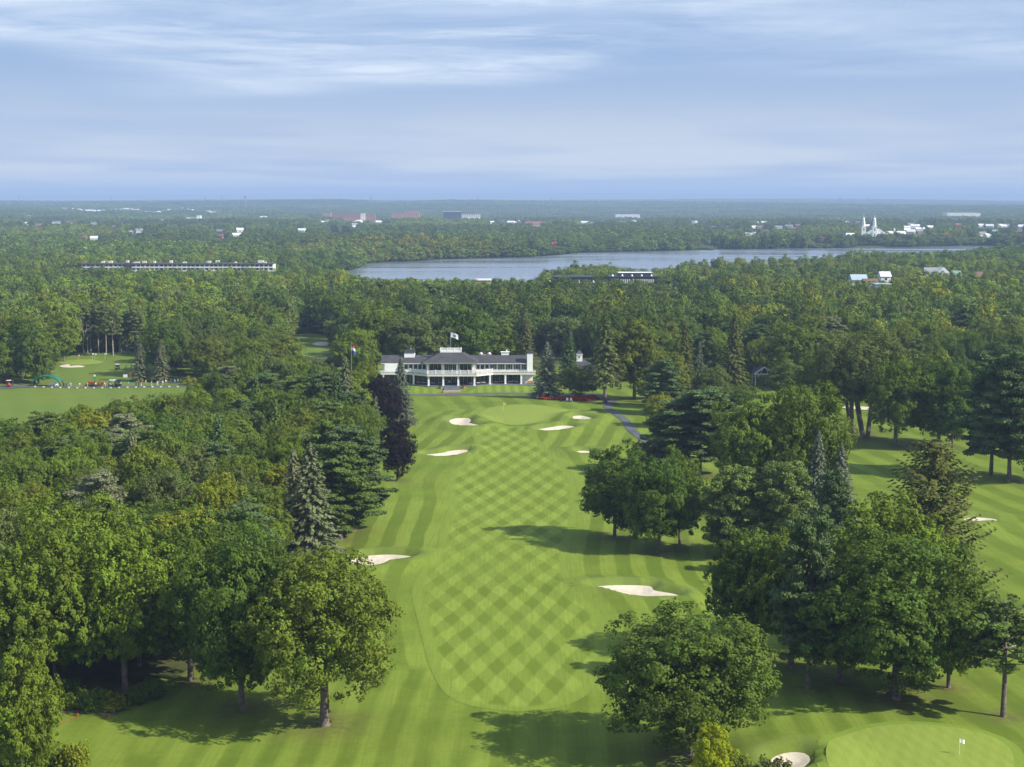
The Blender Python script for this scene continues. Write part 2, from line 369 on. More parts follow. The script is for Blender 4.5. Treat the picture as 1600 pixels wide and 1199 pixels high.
GROUND = link('ground', mesh_np('ground', np.stack([gxx, gyy, gz], 1), gf, {'edge': gedge, 'wild': wild, 'lip': glip, 'bare': gxx * 0}, True), M_ROUGH)
tag(GROUND, kind='structure')

def sheet(name, poly, m_, off, step, zf=base_h, kind='structure', edge_of=None):
    """a thin sheet of turf, sand, paving or water lying on the ground inside an outline"""
    x0, y0 = poly.min(0); x1, y1 = poly.max(0)
    X, Y = np.meshgrid(np.arange(x0, x1, step), np.arange(y0, y1, step)); X, Y = X.ravel(), Y.ravel()
    if len(X):
        k = sdist(poly, X, Y) < -0.45 * step; X, Y = X[k], Y[k]
    n = len(poly)
    vs = [Vector(p) for p in poly] + [Vector((a, b)) for a, b in zip(X, Y)]
    v2, _, f2, *_r = delaunay_2d_cdt(vs, [(i, (i + 1) % n) for i in range(n)], [], 1, 1e-4)
    co = np.array([(v[0], v[1]) for v in v2])
    z = zf(co[:, 0], co[:, 1]) + off
    f3 = np.array([f for f in f2 if len(f) == 3])
    a, b, c = co[f3[:, 0]], co[f3[:, 1]], co[f3[:, 2]]
    cr = (b[:, 0] - a[:, 0]) * (c[:, 1] - a[:, 1]) - (b[:, 1] - a[:, 1]) * (c[:, 0] - a[:, 0])
    f3[cr < 0] = f3[cr < 0][:, ::-1]
    e = -sdist(poly if edge_of is None else edge_of, co[:, 0], co[:, 1])
    o = link(name, mesh_np(name, np.column_stack([co, z]), f3, {'edge': e}, True), m_)
    tag(o, kind=kind)
    return o
def offset_poly(poly, d):
    """grow an outline outwards by d metres"""
    n = len(poly); out = []
    area = sum(poly[i][0] * poly[(i + 1) % n][1] - poly[(i + 1) % n][0] * poly[i][1] for i in range(n))
    for i in range(n):
        e = poly[(i + 1) % n] - poly[i - 1]; L = math.hypot(*e) + 1e-9
        nrm = np.array([e[1], -e[0]]) / L * (1 if area > 0 else -1)
        out.append(poly[i] + nrm * d)
    return np.array(out)
def strip(px, wid, step=2.0, z=0.0):
    """outline of a path of given width (m) along pixel points"""
    c = smooth_poly([P(a, b, z) for a, b in px], step, closed=False)
    tn = np.gradient(c, axis=0); tn /= np.linalg.norm(tn, axis=1)[:, None] + 1e-9
    nrm = np.column_stack([-tn[:, 1], tn[:, 0]]) * wid / 2
    return np.vstack([c + nrm, (c - nrm)[::-1]])

sheet('fairway', FAIRWAY, M_FAIR, 0.03, 2.0, ground_h)
sheet('green_collar', offset_poly(GREEN, 1.6), M_COLLAR, 0.06, 1.5, ground_h)
sheet('putting_green', GREEN, M_GREEN, 0.09, 1.5, ground_h)
sheet('green_collar', offset_poly(GREEN2, 1.3), M_COLLAR, 0.06, 1.2, ground_h)
sheet('putting_green', GREEN2, M_GREEN, 0.09, 1.2, ground_h)
RANGE = ground_poly([(-80, 700), (-80, 609), (30, 607), (70, 603.6), (300, 603.6), (330, 620), (300, 700)], 6.0)
PRACT = ground_poly([(40, 603), (40, 596), (70, 582), (84, 567), (108, 557), (160, 551.5), (235, 551.5), (245, 575), (300, 597), (300, 603)], 5.0)
sheet('driving_range', RANGE, M_RANGE, 0.05, 9.0, lambda x, y: base_h(x, y) + 0.1)
sheet('practice_fairway', PRACT, M_RANGE, 0.05, 9.0, lambda x, y: base_h(x, y) + 0.1)
sheet('practice_green', GREEN3, M_GREEN, 0.09, 4.0, lambda x, y: base_h(x, y) + 0.12)
CLEAR2 = ground_poly([(463, 524), (505, 524), (520, 545), (505, 556), (470, 556)], 6.0)
sheet('fairway', CLEAR2, M_RANGE, 0.12, 9.0)
RIGHTF = ground_poly([(1330, 640), (1300, 700), (1310, 790), (1480, 800), (1520, 960), (1620, 1000), (1800, 900), (1760, 690), (1600, 640), (1480, 625), (1390, 612), (1320, 622)], 4.0)
LB = {'kidney': 'kidney-shaped sand bunker just left of the main green', 'left_long': 'long thin sand bunker left of the fairway short of the green',
 'right_long': 'long slanting sand bunker cut below the right edge of the main green', 'right_small': 'small oval sand bunker in tree shade right of the main green',
 'half_hidden': 'small sand bunker half hidden behind the round maple beside the fairway', 'left_near': 'sand bunker left of the fairway behind the olive-green foreground tree',
 'right_near': 'large curved sand bunker right of the fairway beside the dark trees', 'right_far': 'greyish oval sand bunker on the open grass at the right edge',
 'behind_pine': 'sand bunker behind the lone thin pine at the lower right', 'bottom': 'small sand bunker behind the bushes at the bottom edge',
 'practice': 'two-lobed bright sand bunker in front of the practice green', 'practice_small': 'small sand bunker beside the spruce on the practice ground',
 'clearing': 'sand bunker in the small far clearing behind the clubhouse woods', 'beyond_maples': 'long pale sand bunker seen between the big maple trunks',
 'beyond_pines': 'small sand bunker seen beyond the pair of white pines'}
def sand_z(poly):
    def f(x, y): return base_h(x, y) - 0.6 * sm(0.0, 2.2, -sdist(poly, x, y))
    return f
for k, p in BP.items():
    o = sheet('sand_bunker', p, M_SAND, 0.07, 1.0, sand_z(p), kind='thing'); tag(o, LB[k], 'bunker', 'sand bunkers')
for k, p in BPF.items():
    o = sheet('sand_bunker', p, M_SAND, 0.2, 2.5, base_h, kind='thing'); tag(o, LB[k], 'bunker', 'sand bunkers')
# roads and paths
sheet('drive', strip([(560, 617.5), (640, 616.5), (700, 616), (780, 615.5), (850, 615.6), (900, 615.4), (925, 615.5), (946, 617)], 5.2), M_ASPH, 0.09, 2.5, ground_h)
sheet('cart_path', strip([(930, 617), (943, 623), (955, 627.5), (957, 629.5), (949, 634), (951, 640), (963, 649), (978, 660), (985, 672), (1000, 684), (1022, 700), (1045, 730)], 2.6), M_ASPH, 0.12, 1.5, ground_h)
sheet('range_path', strip([(20, 605.5), (60, 604.6), (150, 604.2), (300, 604.2)], 4.0), M_ASPH, 0.24, 5.0)
sheet('cart_path', strip([(-40, 612), (0, 608.5), (25, 606), (48, 604.6)], 8.0), M_ASPH, 0.28, 4.0)
LAWN1 = np.array([P(*p, 1.0) for p in [(612, 612.6), (612, 604), (650, 604), (686, 608), (690, 612.6)]]); LAWN2 = np.array([P(*p, 1.0) for p in [(721, 612.6), (724, 609), (745, 605), (765, 603), (832, 602.6), (845, 606), (842, 612.4)]])
for lp in (LAWN1, LAWN2): sheet('lawn', smooth_poly([tuple(v) for v in lp], 2.5), M_LAWN, 0.08, 2.0, ground_h)
sheet('dirt_path', strip([(40, 1112), (90, 1110), (130, 1110), (185, 1114)], 1.9), M_DIRT, 0.08, 0.8, ground_h)
M_HAZ = pmat('hazard_paint', (0.42, 0.09, 0.05), 0.9, var=0.4, scale=3.0)
sheet('hazard_line', strip([(30, 1158), (64, 1143), (95, 1131), (122, 1118.5)], 0.14, 1.0), M_HAZ, 0.1, 1.0, ground_h)

# the lake
def watermat():
    m_ = bpy.data.materials.new('lake_water'); m_.use_nodes = True; q = NT(m_.node_tree)
    pos = q.n('ShaderNodeNewGeometry').outputs['Position']
    b = q.n('ShaderNodeBsdfPrincipled', None, Base_Color=(0.15, 0.175, 0.21), Roughness=0.10, IOR=1.33)
    r_ = q.ramp(q.noise(q.scalev(pos, (0.004, 0.02, 1)), 1.0, 4), 0.4, 0.65, 0.10, 0.30); q.set(b.inputs['Roughness'], r_)
    hgt = q.noise(q.scalev(pos, (0.25, 0.5, 1)), 1.0, 4, 0.6)
    q.set(b.inputs['Normal'], q.n('ShaderNodeBump', None, Strength=0.25, Distance=0.12, Height=hgt))
    q.n('ShaderNodeOutputMaterial', None, Surface=b)
    return m_
lake = sheet('lake', LAKE, watermat(), 0.25, 60.0, lambda x, y: 0 * x + LAKE_Z)
# faint hills on the horizon
hx = np.linspace(-26000, 26000, 160); hr = []
for i, (yy, k) in enumerate([(27000, 0), (28500, .55), (30000, 1.0), (33000, .7), (36000, 0)]):
    hh = 0.25 * (140 + 55 * np.sin(hx / 5200 + 1) + 28 * np.sin(hx / 1700 + 2.0) + 12 * np.sin(hx / 600))
    hr.append(np.column_stack([hx * (1 + .1 * i), np.full_like(hx, yy), -8 + (hh + 66) * k]))
hv = np.vstack(hr); ii = np.arange(5 * 160).reshape(5, 160)
hf = np.stack([ii[:-1, :-1].ravel(), ii[:-1, 1:].ravel(), ii[1:, 1:].ravel(), ii[1:, :-1].ravel()], 1)
M_HILL = pmat('far_woods', (0.035, 0.055, 0.02), 0.95, var=0.3, scale=0.01)
HILLS = (link('hills', mesh_np('hills', hv, hf, None, True), M_HILL)); tag(HILLS, kind='structure')

# air: one even box of haze round everything
def haze():
    bm = bmesh.new(); bmesh.ops.create_cube(bm, size=1.0)
    x0, x1, y0, y1, z0, z1 = -43000, 43000, -1000, 63000, -45, 200
    for v in bm.verts: v.co = ((x0 if v.co.x < 0 else x1), (y0 if v.co.y < 0 else y1), (z0 if v.co.z < 0 else z1))
    me = bpy.data.meshes.new('haze'); bm.to_mesh(me); bm.free()
    m_ = bpy.data.materials.new('haze_air'); m_.use_nodes = True; q = NT(m_.node_tree)
    v = q.n('ShaderNodeVolumePrincipled', None, Color=(0.45, 0.61, 0.90, 1), Density=HAZE_D, Anisotropy=0.0)
    v.inputs['Density Attribute'].default_value = ''; v.inputs['Color Attribute'].default_value = ''; v.inputs['Temperature Attribute'].default_value = ''
    q.n('ShaderNodeOutputMaterial', None, Volume=v)
    try: m_.cycles.homogeneous_volume = True
    except Exception: pass
    o = link('haze', me, m_); tag(o, kind='stuff'); return o
HAZE_D = 1.05e-4
haze()

# ------------------------------------------------------------------ trees: meshes
def cards(c, nrm, size, rng, aspect=1.5, along=None):
    """leaf sprays: one four-cornered card per centre, lying across its normal"""
    n = len(c)
    r = rng.normal(size=(n, 3)) if along is None else along + 0.25 * rng.normal(size=(n, 3))
    tgt = r - (r * nrm).sum(1, keepdims=True) * nrm
    tgt /= np.linalg.norm(tgt, axis=1, keepdims=True) + 1e-9
    bt = np.cross(nrm, tgt)
    s = size * rng.uniform(0.65, 1.3, (n, 1))
    a, b = tgt * s * 0.5 * aspect ** .5, bt * s * 0.5 / aspect ** .5
    sk = rng.uniform(-0.35, 0.35, (n, 1))
    fold = nrm * s * rng.uniform(-0.12, 0.12, (n, 1))
    v = np.stack([c - a + fold, c - b + a * sk, c + a + fold, c + b + a * sk], 1).reshape(-1, 3)
    return v
def unit(v): return v / (np.linalg.norm(v, axis=1, keepdims=True) + 1e-9)
def fib(n):
    i = np.arange(n) + 0.5; ph = np.arccos(1 - 2 * i / n); th = math.pi * (1 + 5 ** .5) * i
    return np.column_stack([np.cos(th) * np.sin(ph), np.sin(th) * np.sin(ph), np.cos(ph)])
def tube(path, radii, sides=7):
    """tapered tube along points"""
    path = np.array(path, float); n = len(path); vs = []; fs = []
    for i in range(n):
        d = path[min(n - 1, i + 1)] - path[max(0, i - 1)]; d /= np.linalg.norm(d) + 1e-9
        u = np.cross(d, (0.31, 0.95, 0.05) if abs(d[2]) > .8 else (0, 0, 1.0)); u /= np.linalg.norm(u); w = np.cross(d, u)
        for k in range(sides):
            a = 2 * math.pi * k / sides
            vs.append(path[i] + radii[i] * (u * math.cos(a) + w * math.sin(a)))
    for i in range(n - 1):
        for k in range(sides):
            k2 = (k + 1) % sides
            fs.append((i * sides + k, i * sides + k2, (i + 1) * sides + k2, (i + 1) * sides + k))
    return np.array(vs), np.array(fs)
def join_tubes(ts):
    vs, fs, o = [], [], 0
    for v, f in ts: vs.append(v); fs.append(f + o); o += len(v)
    return np.vstack(vs), np.vstack(fs)
def leaf_mesh(name, parts, m_):
    """parts: list of (verts, tone per card)"""
    v = np.vstack([p[0] for p in parts]); tone = np.repeat(np.concatenate([p[1] for p in parts]), 4)
    f = np.arange(len(v)).reshape(-1, 4)
    me = mesh_np(name, v, f, {'tone': tone}); me.materials.append(m_); return me

def deciduous(name, seed, H, Wd, zb, nl, ncard, leaf, lobe=(.10, .17), top=0.5, rise=0.0, trunk_r=0.4, stems=1, m_=None, hollow=0.17):
    """broad crown built of many leafy lobes with gaps between them; returns (crown mesh, trunk mesh)"""
    rng = np.random.default_rng(seed)
    zc = zb + (1 - top) * (H - zb); R = Wd / 2
    d = unit(fib(nl) + rng.normal(scale=0.16, size=(nl, 3)))
    ph = rng.uniform(0, 6.28, 6)
    bump = 1 + 0.13 * np.sin(3 * np.arctan2(d[:, 1], d[:, 0]) + ph[0]) * np.cos(2 * d[:, 2] + ph[1]) + 0.10 * np.sin(5 * d[:, 0] + ph[2]) * np.sin(4 * d[:, 1] + ph[3])
    env = np.where(d[:, 2:3] > 0, [[1, 1, H - zc]], [[1, 1, zc - zb]]) * np.array([[R, R, 1.0]])
    rr = rng.uniform(0.58, 0.95, nl) * bump
    lc = d * env * rr[:, None]; lc[:, 2] += zc
    lr = Wd * rng.uniform(*lobe, nl)
    parts = []
    wgt = lr ** 2 / (lr ** 2).sum()
    for i in range(nl):
        k = max(4, int(ncard * (1 - hollow) * wgt[i]))
        ns = max(5, int(16 * (lr[i] / (Wd * .12)) ** 1.3))                       # each lobe is a handful of leafy twigs
        us = unit(rng.normal(size=(ns, 3)) + 0.85 * d[i] + np.array([0, 0, 0.25]))
        sc = lc[i] + us * lr[i] * rng.uniform(.55, 1.12, (ns, 1)) * np.array([1, 1, 0.8])
        sc[:, 2] += rise * lr[i] * np.maximum(us[:, 2], 0) * rng.uniform(0, .8, ns)
        sid = rng.integers(0, ns, k); sr = lr[i] * rng.uniform(.22, .42, ns)
        w_ = unit(rng.normal(size=(k, 3)) + .7 * us[sid])
        c = sc[sid] + w_ * (sr[sid] * rng.uniform(.2, 1, k) ** .5)[:, None] * np.array([1, 1, .75 + .5 * min(1, rise)])
        nr = unit(w_ * 0.7 + us[sid] * .6 + np.array([0, 0, 0.35]) + 0.36 * rng.normal(size=(k, 3)))
        stone = rng.normal(scale=.13, size=ns)
        v = cards(c, nr, leaf, rng)
        lt = np.clip(rng.normal(0.5, 0.15) + stone[sid] + rng.normal(scale=0.12, size=k), 0, 1)
        parts.append((v, lt))
    k = int(ncard * hollow)
    u = unit(rng.normal(size=(k, 3))); e2 = np.where(u[:, 2:3] > 0, [[R, R, H - zc]], [[R, R, zc - zb]])
    c = u * e2 * rng.uniform(0.25, 0.75, (k, 1)); c[:, 2] += zc
    parts.append((cards(c, unit(rng.normal(size=(k, 3))), leaf * 1.3, rng), np.clip(rng.normal(0.4, .15, k), 0, 1)))
    crown = leaf_mesh(name + '_crown', parts, m_ or M_LEAF)
    ts = []
    for s in range(stems):
        a0 = 6.28 * s / max(1, stems) + rng.uniform(0, 6)
        off = 0 if stems == 1 else trunk_r * 0.7
        lean = 0.0 if stems == 1 else 0.16
        b0 = np.array([off * math.cos(a0), off * math.sin(a0), -0.3])
        fork = zb + 0.18 * (H - zb)
        tr = trunk_r / (stems ** .45)
        mid = b0 + np.array([lean * fork * math.cos(a0), lean * fork * math.sin(a0), fork])
        topp = mid + np.array([rng.normal(scale=.4) + 3.0 * lean * math.cos(a0), rng.normal(scale=.4) + 3.0 * lean * math.sin(a0), 0.62 * (H - zb)])
        w1 = b0 + (mid - b0) * 0.5 + np.append(rng.normal(scale=0.10, size=2), 0)
        ts.append(tube([b0, b0 + (mid - b0) * 0.10, w1, mid, (mid + topp) / 2 + np.append(rng.normal(scale=.3, size=2), 0), topp], [tr * 1.55, tr * 1.1, tr * .92, tr * .75, tr * .4, tr * .08], 9))
        for i in rng.choice(nl, size=min(nl, 9), replace=False):
            st = mid + (topp - mid) * rng.uniform(0, 0.6)
            en = lc[i]
            if en[2] < st[2] - 2: st = b0 + (mid - b0) * rng.uniform(0.75, 1)
            m1 = st * 0.5 + en * 0.5 + np.array([0, 0, -0.06 * np.linalg.norm(en - st)]) + rng.normal(scale=.25, size=3)
            ts.append(tube([st, m1, en], [tr * .42, tr * .25, tr * .06], 5))
    v, f = join_tubes(ts)
    tm = mesh_np(name + '_trunk', v, f, None, True); tm.materials.append(M_BARK)
    return crown, tm
def spruce(name, seed, H, Wd, zb=0.8, levels=36, per=9, card=0.55, droop=0.32, up=0.0, power=0.85, tips=5, lopsided=0.0, m_=None):
    """conical conifer: whorls of drooping boughs hung with needle sprays"""
    rng = np.random.default_rng(seed); C, N, A, T = [], [], [], []; ts = []
    for L in range(levels):
        s = L / (levels - 1); z = zb + (H - zb) * (1 - (1 - s) ** 1.12)
        R = Wd / 2 * (1 - (z - zb) / (H - zb)) ** power + 0.18
        nb = max(4, int(per * (0.55 + 0.45 * (1 - s))))
        a0 = rng.uniform(0, 6.28)
        for b in range(nb):
            a = a0 + 6.28 * b / nb + rng.normal(scale=.18); Lb = R * rng.uniform(0.72, 1.12) * (1 + lopsided * math.sin(3 * a + L * .4))
            dirh = np.array([math.cos(a), math.sin(a), 0])
            k = max(2, int(tips * Lb / (Wd / 2) + 2))
            q = np.linspace(0.28, 1, k)
            zc_ = z - droop * Lb * (1.5 * q - 0.55 * q * q) + up * Lb * q * q + rng.normal(scale=.05)
            ctr = dirh[None, :] * (Lb * q)[:, None]; ctr[:, 2] = zc_
            tone = np.clip(rng.normal(.5, .17), 0, 1)
            for j in range(k):
                m = 4
                side = np.cross(dirh, (0, 0, 1))
                offs = side[None, :] * rng.uniform(-1, 1, (m, 1)) * 0.16 * Lb * (1.2 - 0.7 * q[j]) + np.array([[0, 0, -1.0]]) * rng.uniform(0, .22, (m, 1)) * (1 if up == 0 else 0.4)
                C.append(ctr[j] + offs)
                nn = unit(np.array([[0, 0, 1.0]]) + 0.65 * dirh[None, :] + 0.5 * rng.normal(size=(m, 3)))
                N.append(nn); A.append(np.repeat((dirh + np.array([0, 0, -droop + up]))[None, :], m, 0)); T.append(np.clip(tone + rng.normal(scale=.12, size=m), 0, 1))
            if L % 3 == 0: ts.append(tube([[0, 0, z], list(ctr[-1] * np.array([.6, .6, 0]) + np.array([0, 0, zc_[-1] * .6 + z * .4]))], [0.07, 0.02], 4))
    C = np.vstack(C); N = np.vstack(N); A = np.vstack(A); T = np.concatenate(T)
    crown = leaf_mesh(name + '_crown', [(cards(C, N, card, rng, 2.2, A), T)], m_ or M_NEED)
    ts.append(tube([[0, 0, -0.3], [0, 0, H * .4], [0, 0, H * .97]], [H * .017 + .06, H * .012, .03], 7))
    v, f = join_tubes(ts); tm = mesh_np(name + '_trunk', v, f, None, True); tm.materials.append(M_BARK)
    return crown, tm
def pine(name, seed, H, Wd, zb, levels=15, per=6, card=0.6, flat=0.34, tuft=(.9, 1.5), ncard=42, top_bias=1.0, m_=None, tr=0.36):
    """open-limbed pine: flat plumes of needles out along the limbs"""
    rng = np.random.default_rng(seed); parts = []; ts = []
    for L in range(levels):
        s = L / (levels - 1); z = zb + (H - zb - .8) * s
        prof = math.sin(math.pi * (0.22 + 0.78 * (1 - s)) * 0.5) ** 0.8 * (0.75 + 0.25 * min(1, s * 4))
        nb = per if s < .85 else 4
        a0 = rng.uniform(0, 6.28)
        for b in range(nb):
            a = a0 + 6.28 * b / nb + rng.normal(scale=.25); Lb = max(.7, Wd / 2 * prof * rng.uniform(0.6, 1.15))
            dirh = np.array([math.cos(a), math.sin(a), 0])
            tilt = rng.uniform(-.05, .22) + .25 * s
            end = dirh * Lb + np.array([0, 0, z + tilt * Lb])
            ts.append(tube([[0, 0, z], list((np.array([0, 0, z]) + end) / 2 + np.array([0, 0, -.05 * Lb])), list(end)], [.09 + .015 * Lb, .06, .02], 4))
            for q in ([0.5, 0.78, 1.0] if Lb > 2 else [0.6, 1.0]):
                c0 = np.array([0, 0, z]) * (1 - q) + end * q + rng.normal(scale=.25, size=3) * np.array([1, 1, .4])
                r = rng.uniform(*tuft) * (.8 + .2 * q) * min(1.0, .45 + Lb / 5); k = int(ncard * r * r)+4
                u = unit(rng.normal(size=(k, 3)) + .3 * dirh + np.array([0, 0, .35]))
                c = c0 + u * r * rng.uniform(.4, 1, (k, 1)) ** .5 * np.array([1, 1, flat])
                nn = unit(np.array([[0, 0, .8]]) + .5 * u + .55 * rng.normal(size=(k, 3)))
                al = unit(u + .5 * dirh + np.array([0, 0, .5]))
                parts.append((cards(c, nn, card, rng, 2.4, al), np.clip(rng.normal(.5, .17) + rng.normal(scale=.12, size=k), 0, 1)))
    crown = leaf_mesh(name + '_crown', parts, m_ or M_NEED)
    ts.append(tube([[0, 0, -.3], [0.1, 0, zb * .6], [0.05, .1, (zb + H) / 2], [0, 0, H * .95]], [tr * 1.3, tr, tr * .6, .04], 8))
    v, f = join_tubes(ts); tm = mesh_np(name + '_trunk', v, f, None, True); tm.materials.append(M_BARK)
    return crown, tm
def bare(name, seed, H, m_):
    """dead tree: trunk and bare forking limbs"""
    rng = np.random.default_rng(seed); ts = []
    def grow(p, d, L, r, lev):
        q = p + d * L
        mid = (p + q) / 2 + rng.normal(scale=.04 * L, size=3)
        ts.append(tube([p, mid, q], [r, r * .8, r * .55], 6 if lev < 2 else 4))
        if lev < 4:
            for k in range(3 if lev else 4):
                nd = d * 1.0 + rng.normal(scale=.42, size=3) + np.array([0, 0, .2]); nd /= np.linalg.norm(nd)
                grow(p + (q - p) * rng.uniform(.55, 1), nd, L * rng.uniform(.42, .68), r * .5, lev + 1)
    grow(np.array([0, 0, -.3]), np.array([0, 0, 1.0]), H * .52, H * .014, 0)
    v, f = join_tubes(ts); tm = mesh_np(name, v, f, None, True); tm.materials.append(m_); return tm

# library: (crown, trunk, height, width)
LIB = {}
def addlib(k, H, Wd, pair):
    v = np.empty(len(pair[0].vertices) * 3, np.float32); pair[0].vertices.foreach_get('co', v); v = v.reshape(-1, 3)
    LIB.setdefault(k, []).append((pair[0], pair[1], float(v[:, 2].max()) * .99, 2 * float(np.percentile(np.abs(v[:, :2]), 98.5))))
for s_ in range(3):
    addlib('round', 17, 17, deciduous('round_maple', 11 + s_, 17, 17, 2.6, 120, 52000, .30, (.085, .15), .56, trunk_r=.42))
for s_ in range(3):
    addlib('oval', 18, 12.5, deciduous('oval_maple', 31 + s_, 18, 12.5, 2.4, 95, 34000, .30, (.10, .17), .58, trunk_r=.36))
for s_ in range(3):
    addlib('spray', 20, 16, deciduous('upright_tree', 51 + s_, 20, 16, 4.0, 150, 44000, .31, (.065, .115), .55, rise=.8, trunk_r=.42))
addlib('open', 18, 15, deciduous('open_tree', 71, 18, 15, 3.2, 105, 42000, .27, (.08, .15), .52, rise=.5, trunk_r=.50, hollow=.2))
for s_ in range(2):
    addlib('silver', 27, 21, deciduous('silver_maple', 81 + s_, 27, 21, 11.0, 140, 46000, .36, (.07, .13), .55, rise=.9, trunk_r=.85, stems=4))
for s_ in range(3):
    addlib('wood', 17, 12, deciduous('wood_tree', 101 + s_, 17, 12, 3.5, 48, 20000, .38, (.13, .20), .54, rise=[.2, .6, .4][s_], trunk_r=.3))
for s_ in range(2): addlib('spruce', 20, 9, spruce('spruce', 121 + s_, 20, 9, .8, 44, 12, .42, tips=9, power=.78))
addlib('spruce_high', 24, 9, spruce('tall_spruce', 131, 24, 9.5, 7.0, 36, 11, .46, lopsided=.15, tips=9))
addlib('young_spruce', 9, 3.6, spruce('young_spruce', 133, 9, 3.6, .4, 22, 7, .38, tips=3))
addlib('cedar', 22, 13, spruce('cedar', 141, 22, 13, 1.0, 46, 13, .42, droop=.10, up=.42, power=.42, lopsided=.25, tips=10))
for s_ in range(2): addlib('pine', 21, 13, pine('white_pine', 151 + s_, 21, 13, 4.5, 15, 7, .42, ncard=95))
addlib('pine_low', 19, 13, pine('low_pine', 161, 19, 13, 3.0, 16, 7, .42, .30, ncard=95))
addlib('pine_high', 19, 11, pine('thin_pine', 163, 19, 10, 8.5, 9, 5, .38, .4, (.7, 1.2), 95, tr=.26))
addlib('scots', 15, 12, pine('broad_pine', 165, 15, 13, 4.0, 9, 6, .36, .55, (1.0, 1.7), 90, tr=.34))
for s_ in range(2):
    addlib('bush', 2.6, 3.6, deciduous('bush', 171 + s_, 2.6, 3.8, .1, 26, 2200, .26, (.12, .22), .6, rise=.6, trunk_r=.06))
TINT = {
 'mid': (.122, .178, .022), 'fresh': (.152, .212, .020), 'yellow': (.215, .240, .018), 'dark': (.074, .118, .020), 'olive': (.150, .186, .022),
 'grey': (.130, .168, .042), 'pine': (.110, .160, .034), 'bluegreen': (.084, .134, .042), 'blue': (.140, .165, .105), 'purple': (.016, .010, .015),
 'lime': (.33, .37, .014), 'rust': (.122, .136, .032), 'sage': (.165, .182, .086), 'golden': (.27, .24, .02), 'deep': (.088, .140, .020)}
RN = random.Random(7)
def jit(c, k=.12):
    a = 1 + RN.uniform(-k, k)
    return tuple(max(0.004, v * a * (1 + RN.uniform(-k / 3, k / 3))) for v in c) + (1.0,)
PLACED = []
def tree(name, kind, x, y, H, Wd, tint, label, group=None, rz=None, cat='tree', z=None, var=None):
    lib = LIB[kind]; cr, tr, h0, w0 = lib[RN.randrange(len(lib)) if var is None else var]
    z = float(base_h(x, y)) if z is None else z
    root = empty(name, (x, y, z), RN.uniform(0, 6.28) if rz is None else rz)
    root.scale = (Wd / w0, Wd / w0, H / h0)
    tag(root, label, cat, group)
    a = link('trunk', tr, parent=root); b = link('crown', cr, parent=root)
    b.color = jit(TINT[tint]) if isinstance(tint, str) else tint
    PLACED.append((x, y, Wd / 2))
    return root
def tree_base(name, kind, px, pyb, pyt, wpx, tint, label, **k):
    """trunk foot, top row and crown width read off the photograph"""
    x, y = P(px, pyb); zc = y * CP + CAMH * SP
    H = (pyb - pyt) * zc / F / math.cos(PITCH * 1.0)
    return tree(name, kind, x, y, H, wpx * zc / F, tint, label, **k)
def tree_top(name, kind, px, pyt, H, wpx, tint, label, **k):
    """hidden foot: the top row and an assumed height give the distance"""
    x, y = P(px, pyt, H - 0.5); zg = float(base_h(x, y)); zc = y * CP + CAMH * SP
    return tree(name, kind, x, y, H, wpx * zc / F, tint, label, **k)

# ------------------------------------------------------------------ trees that can be told apart
TB, TT = tree_base, tree_top
# left foreground
TB('maple', 'open', 507, 1135, 846, 232, 'olive', 'olive-green spreading tree with thick forked trunk in front of the left wood')
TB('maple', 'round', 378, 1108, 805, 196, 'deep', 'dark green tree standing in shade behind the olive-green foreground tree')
TB('maple', 'spray', 298, 1062, 806, 170, 'mid', 'tall upright mid-green tree above the dark gap at the wood edge')
TB('maple', 'spray', 196, 1082, 792, 190, 'fresh', 'tall leafy tree over the bushes at the bottom left corner of the wood')
TB('maple', 'spray', 66, 1096, 812, 190, 'fresh', 'big yellow-green tree at the left edge with bare limbs showing')
TB('maple', 'round', 120, 1022, 758, 200, 'fresh', 'bright green rounded tree at the left edge of the wood, behind the front row')
TB('poplar', 'oval', 40, 1236, 1000, 112, 'fresh', 'thin leafy tree with pale trunk in the bottom left corner')
TB('spruce', 'spruce', 487, 872, 690, 92, 'sage', 'tall grey-green spruce with drooping boughs beside the left pines')
TB('spruce', 'spruce', 461, 862, 701, 66, 'sage', 'grey-green spruce tucked against the left side of a taller drooping spruce')
TB('white_pine', 'pine_low', 533, 842, 690, 96, 'pine', 'green pine with bare lower trunks, front one right of the grey-green spruces')
TB('white_pine', 'pine_low', 551, 830, 664, 104, 'bluegreen', 'soft green pine at the fairway edge, rear one of the pair')
TB('white_pine', 'pine', 520, 815, 650, 84, 'pine', 'green pine standing just inside the left wood behind the fairway pines')
TB('purple_maple', 'oval', 621, 751, 656, 56, 'purple', 'small dark purple tree standing alone at the left fairway edge', z=None)
TB('purple_maple', 'round', 594, 672, 586, 74, 'purple', 'large dark purple tree in front of the left end of the clubhouse')
TB('blue_spruce', 'spruce', 627, 664, 561, 44, 'blue', 'blue-grey spruce in front of the left wing of the clubhouse')
TB('young_spruce', 'young_spruce', 588, 692, 618, 25, 'sage', 'thin young spruce in front of the large purple tree')
TB('young_maple', 'oval', 573, 695, 630, 34, 'golden', 'small golden-yellow tree in front of the large purple tree')
TB('spruce', 'spruce', 541, 690, 556, 46, 'sage', 'grey-green spruce below the red and blue flag left of the clubhouse')
TB('spruce', 'spruce', 528, 700, 585, 50, 'bluegreen', 'dark spruce at the inner corner of the left wood')
TB('willow', 'open', 572, 664, 558, 56, 'olive', 'olive weeping tree against the left end wall of the clubhouse')
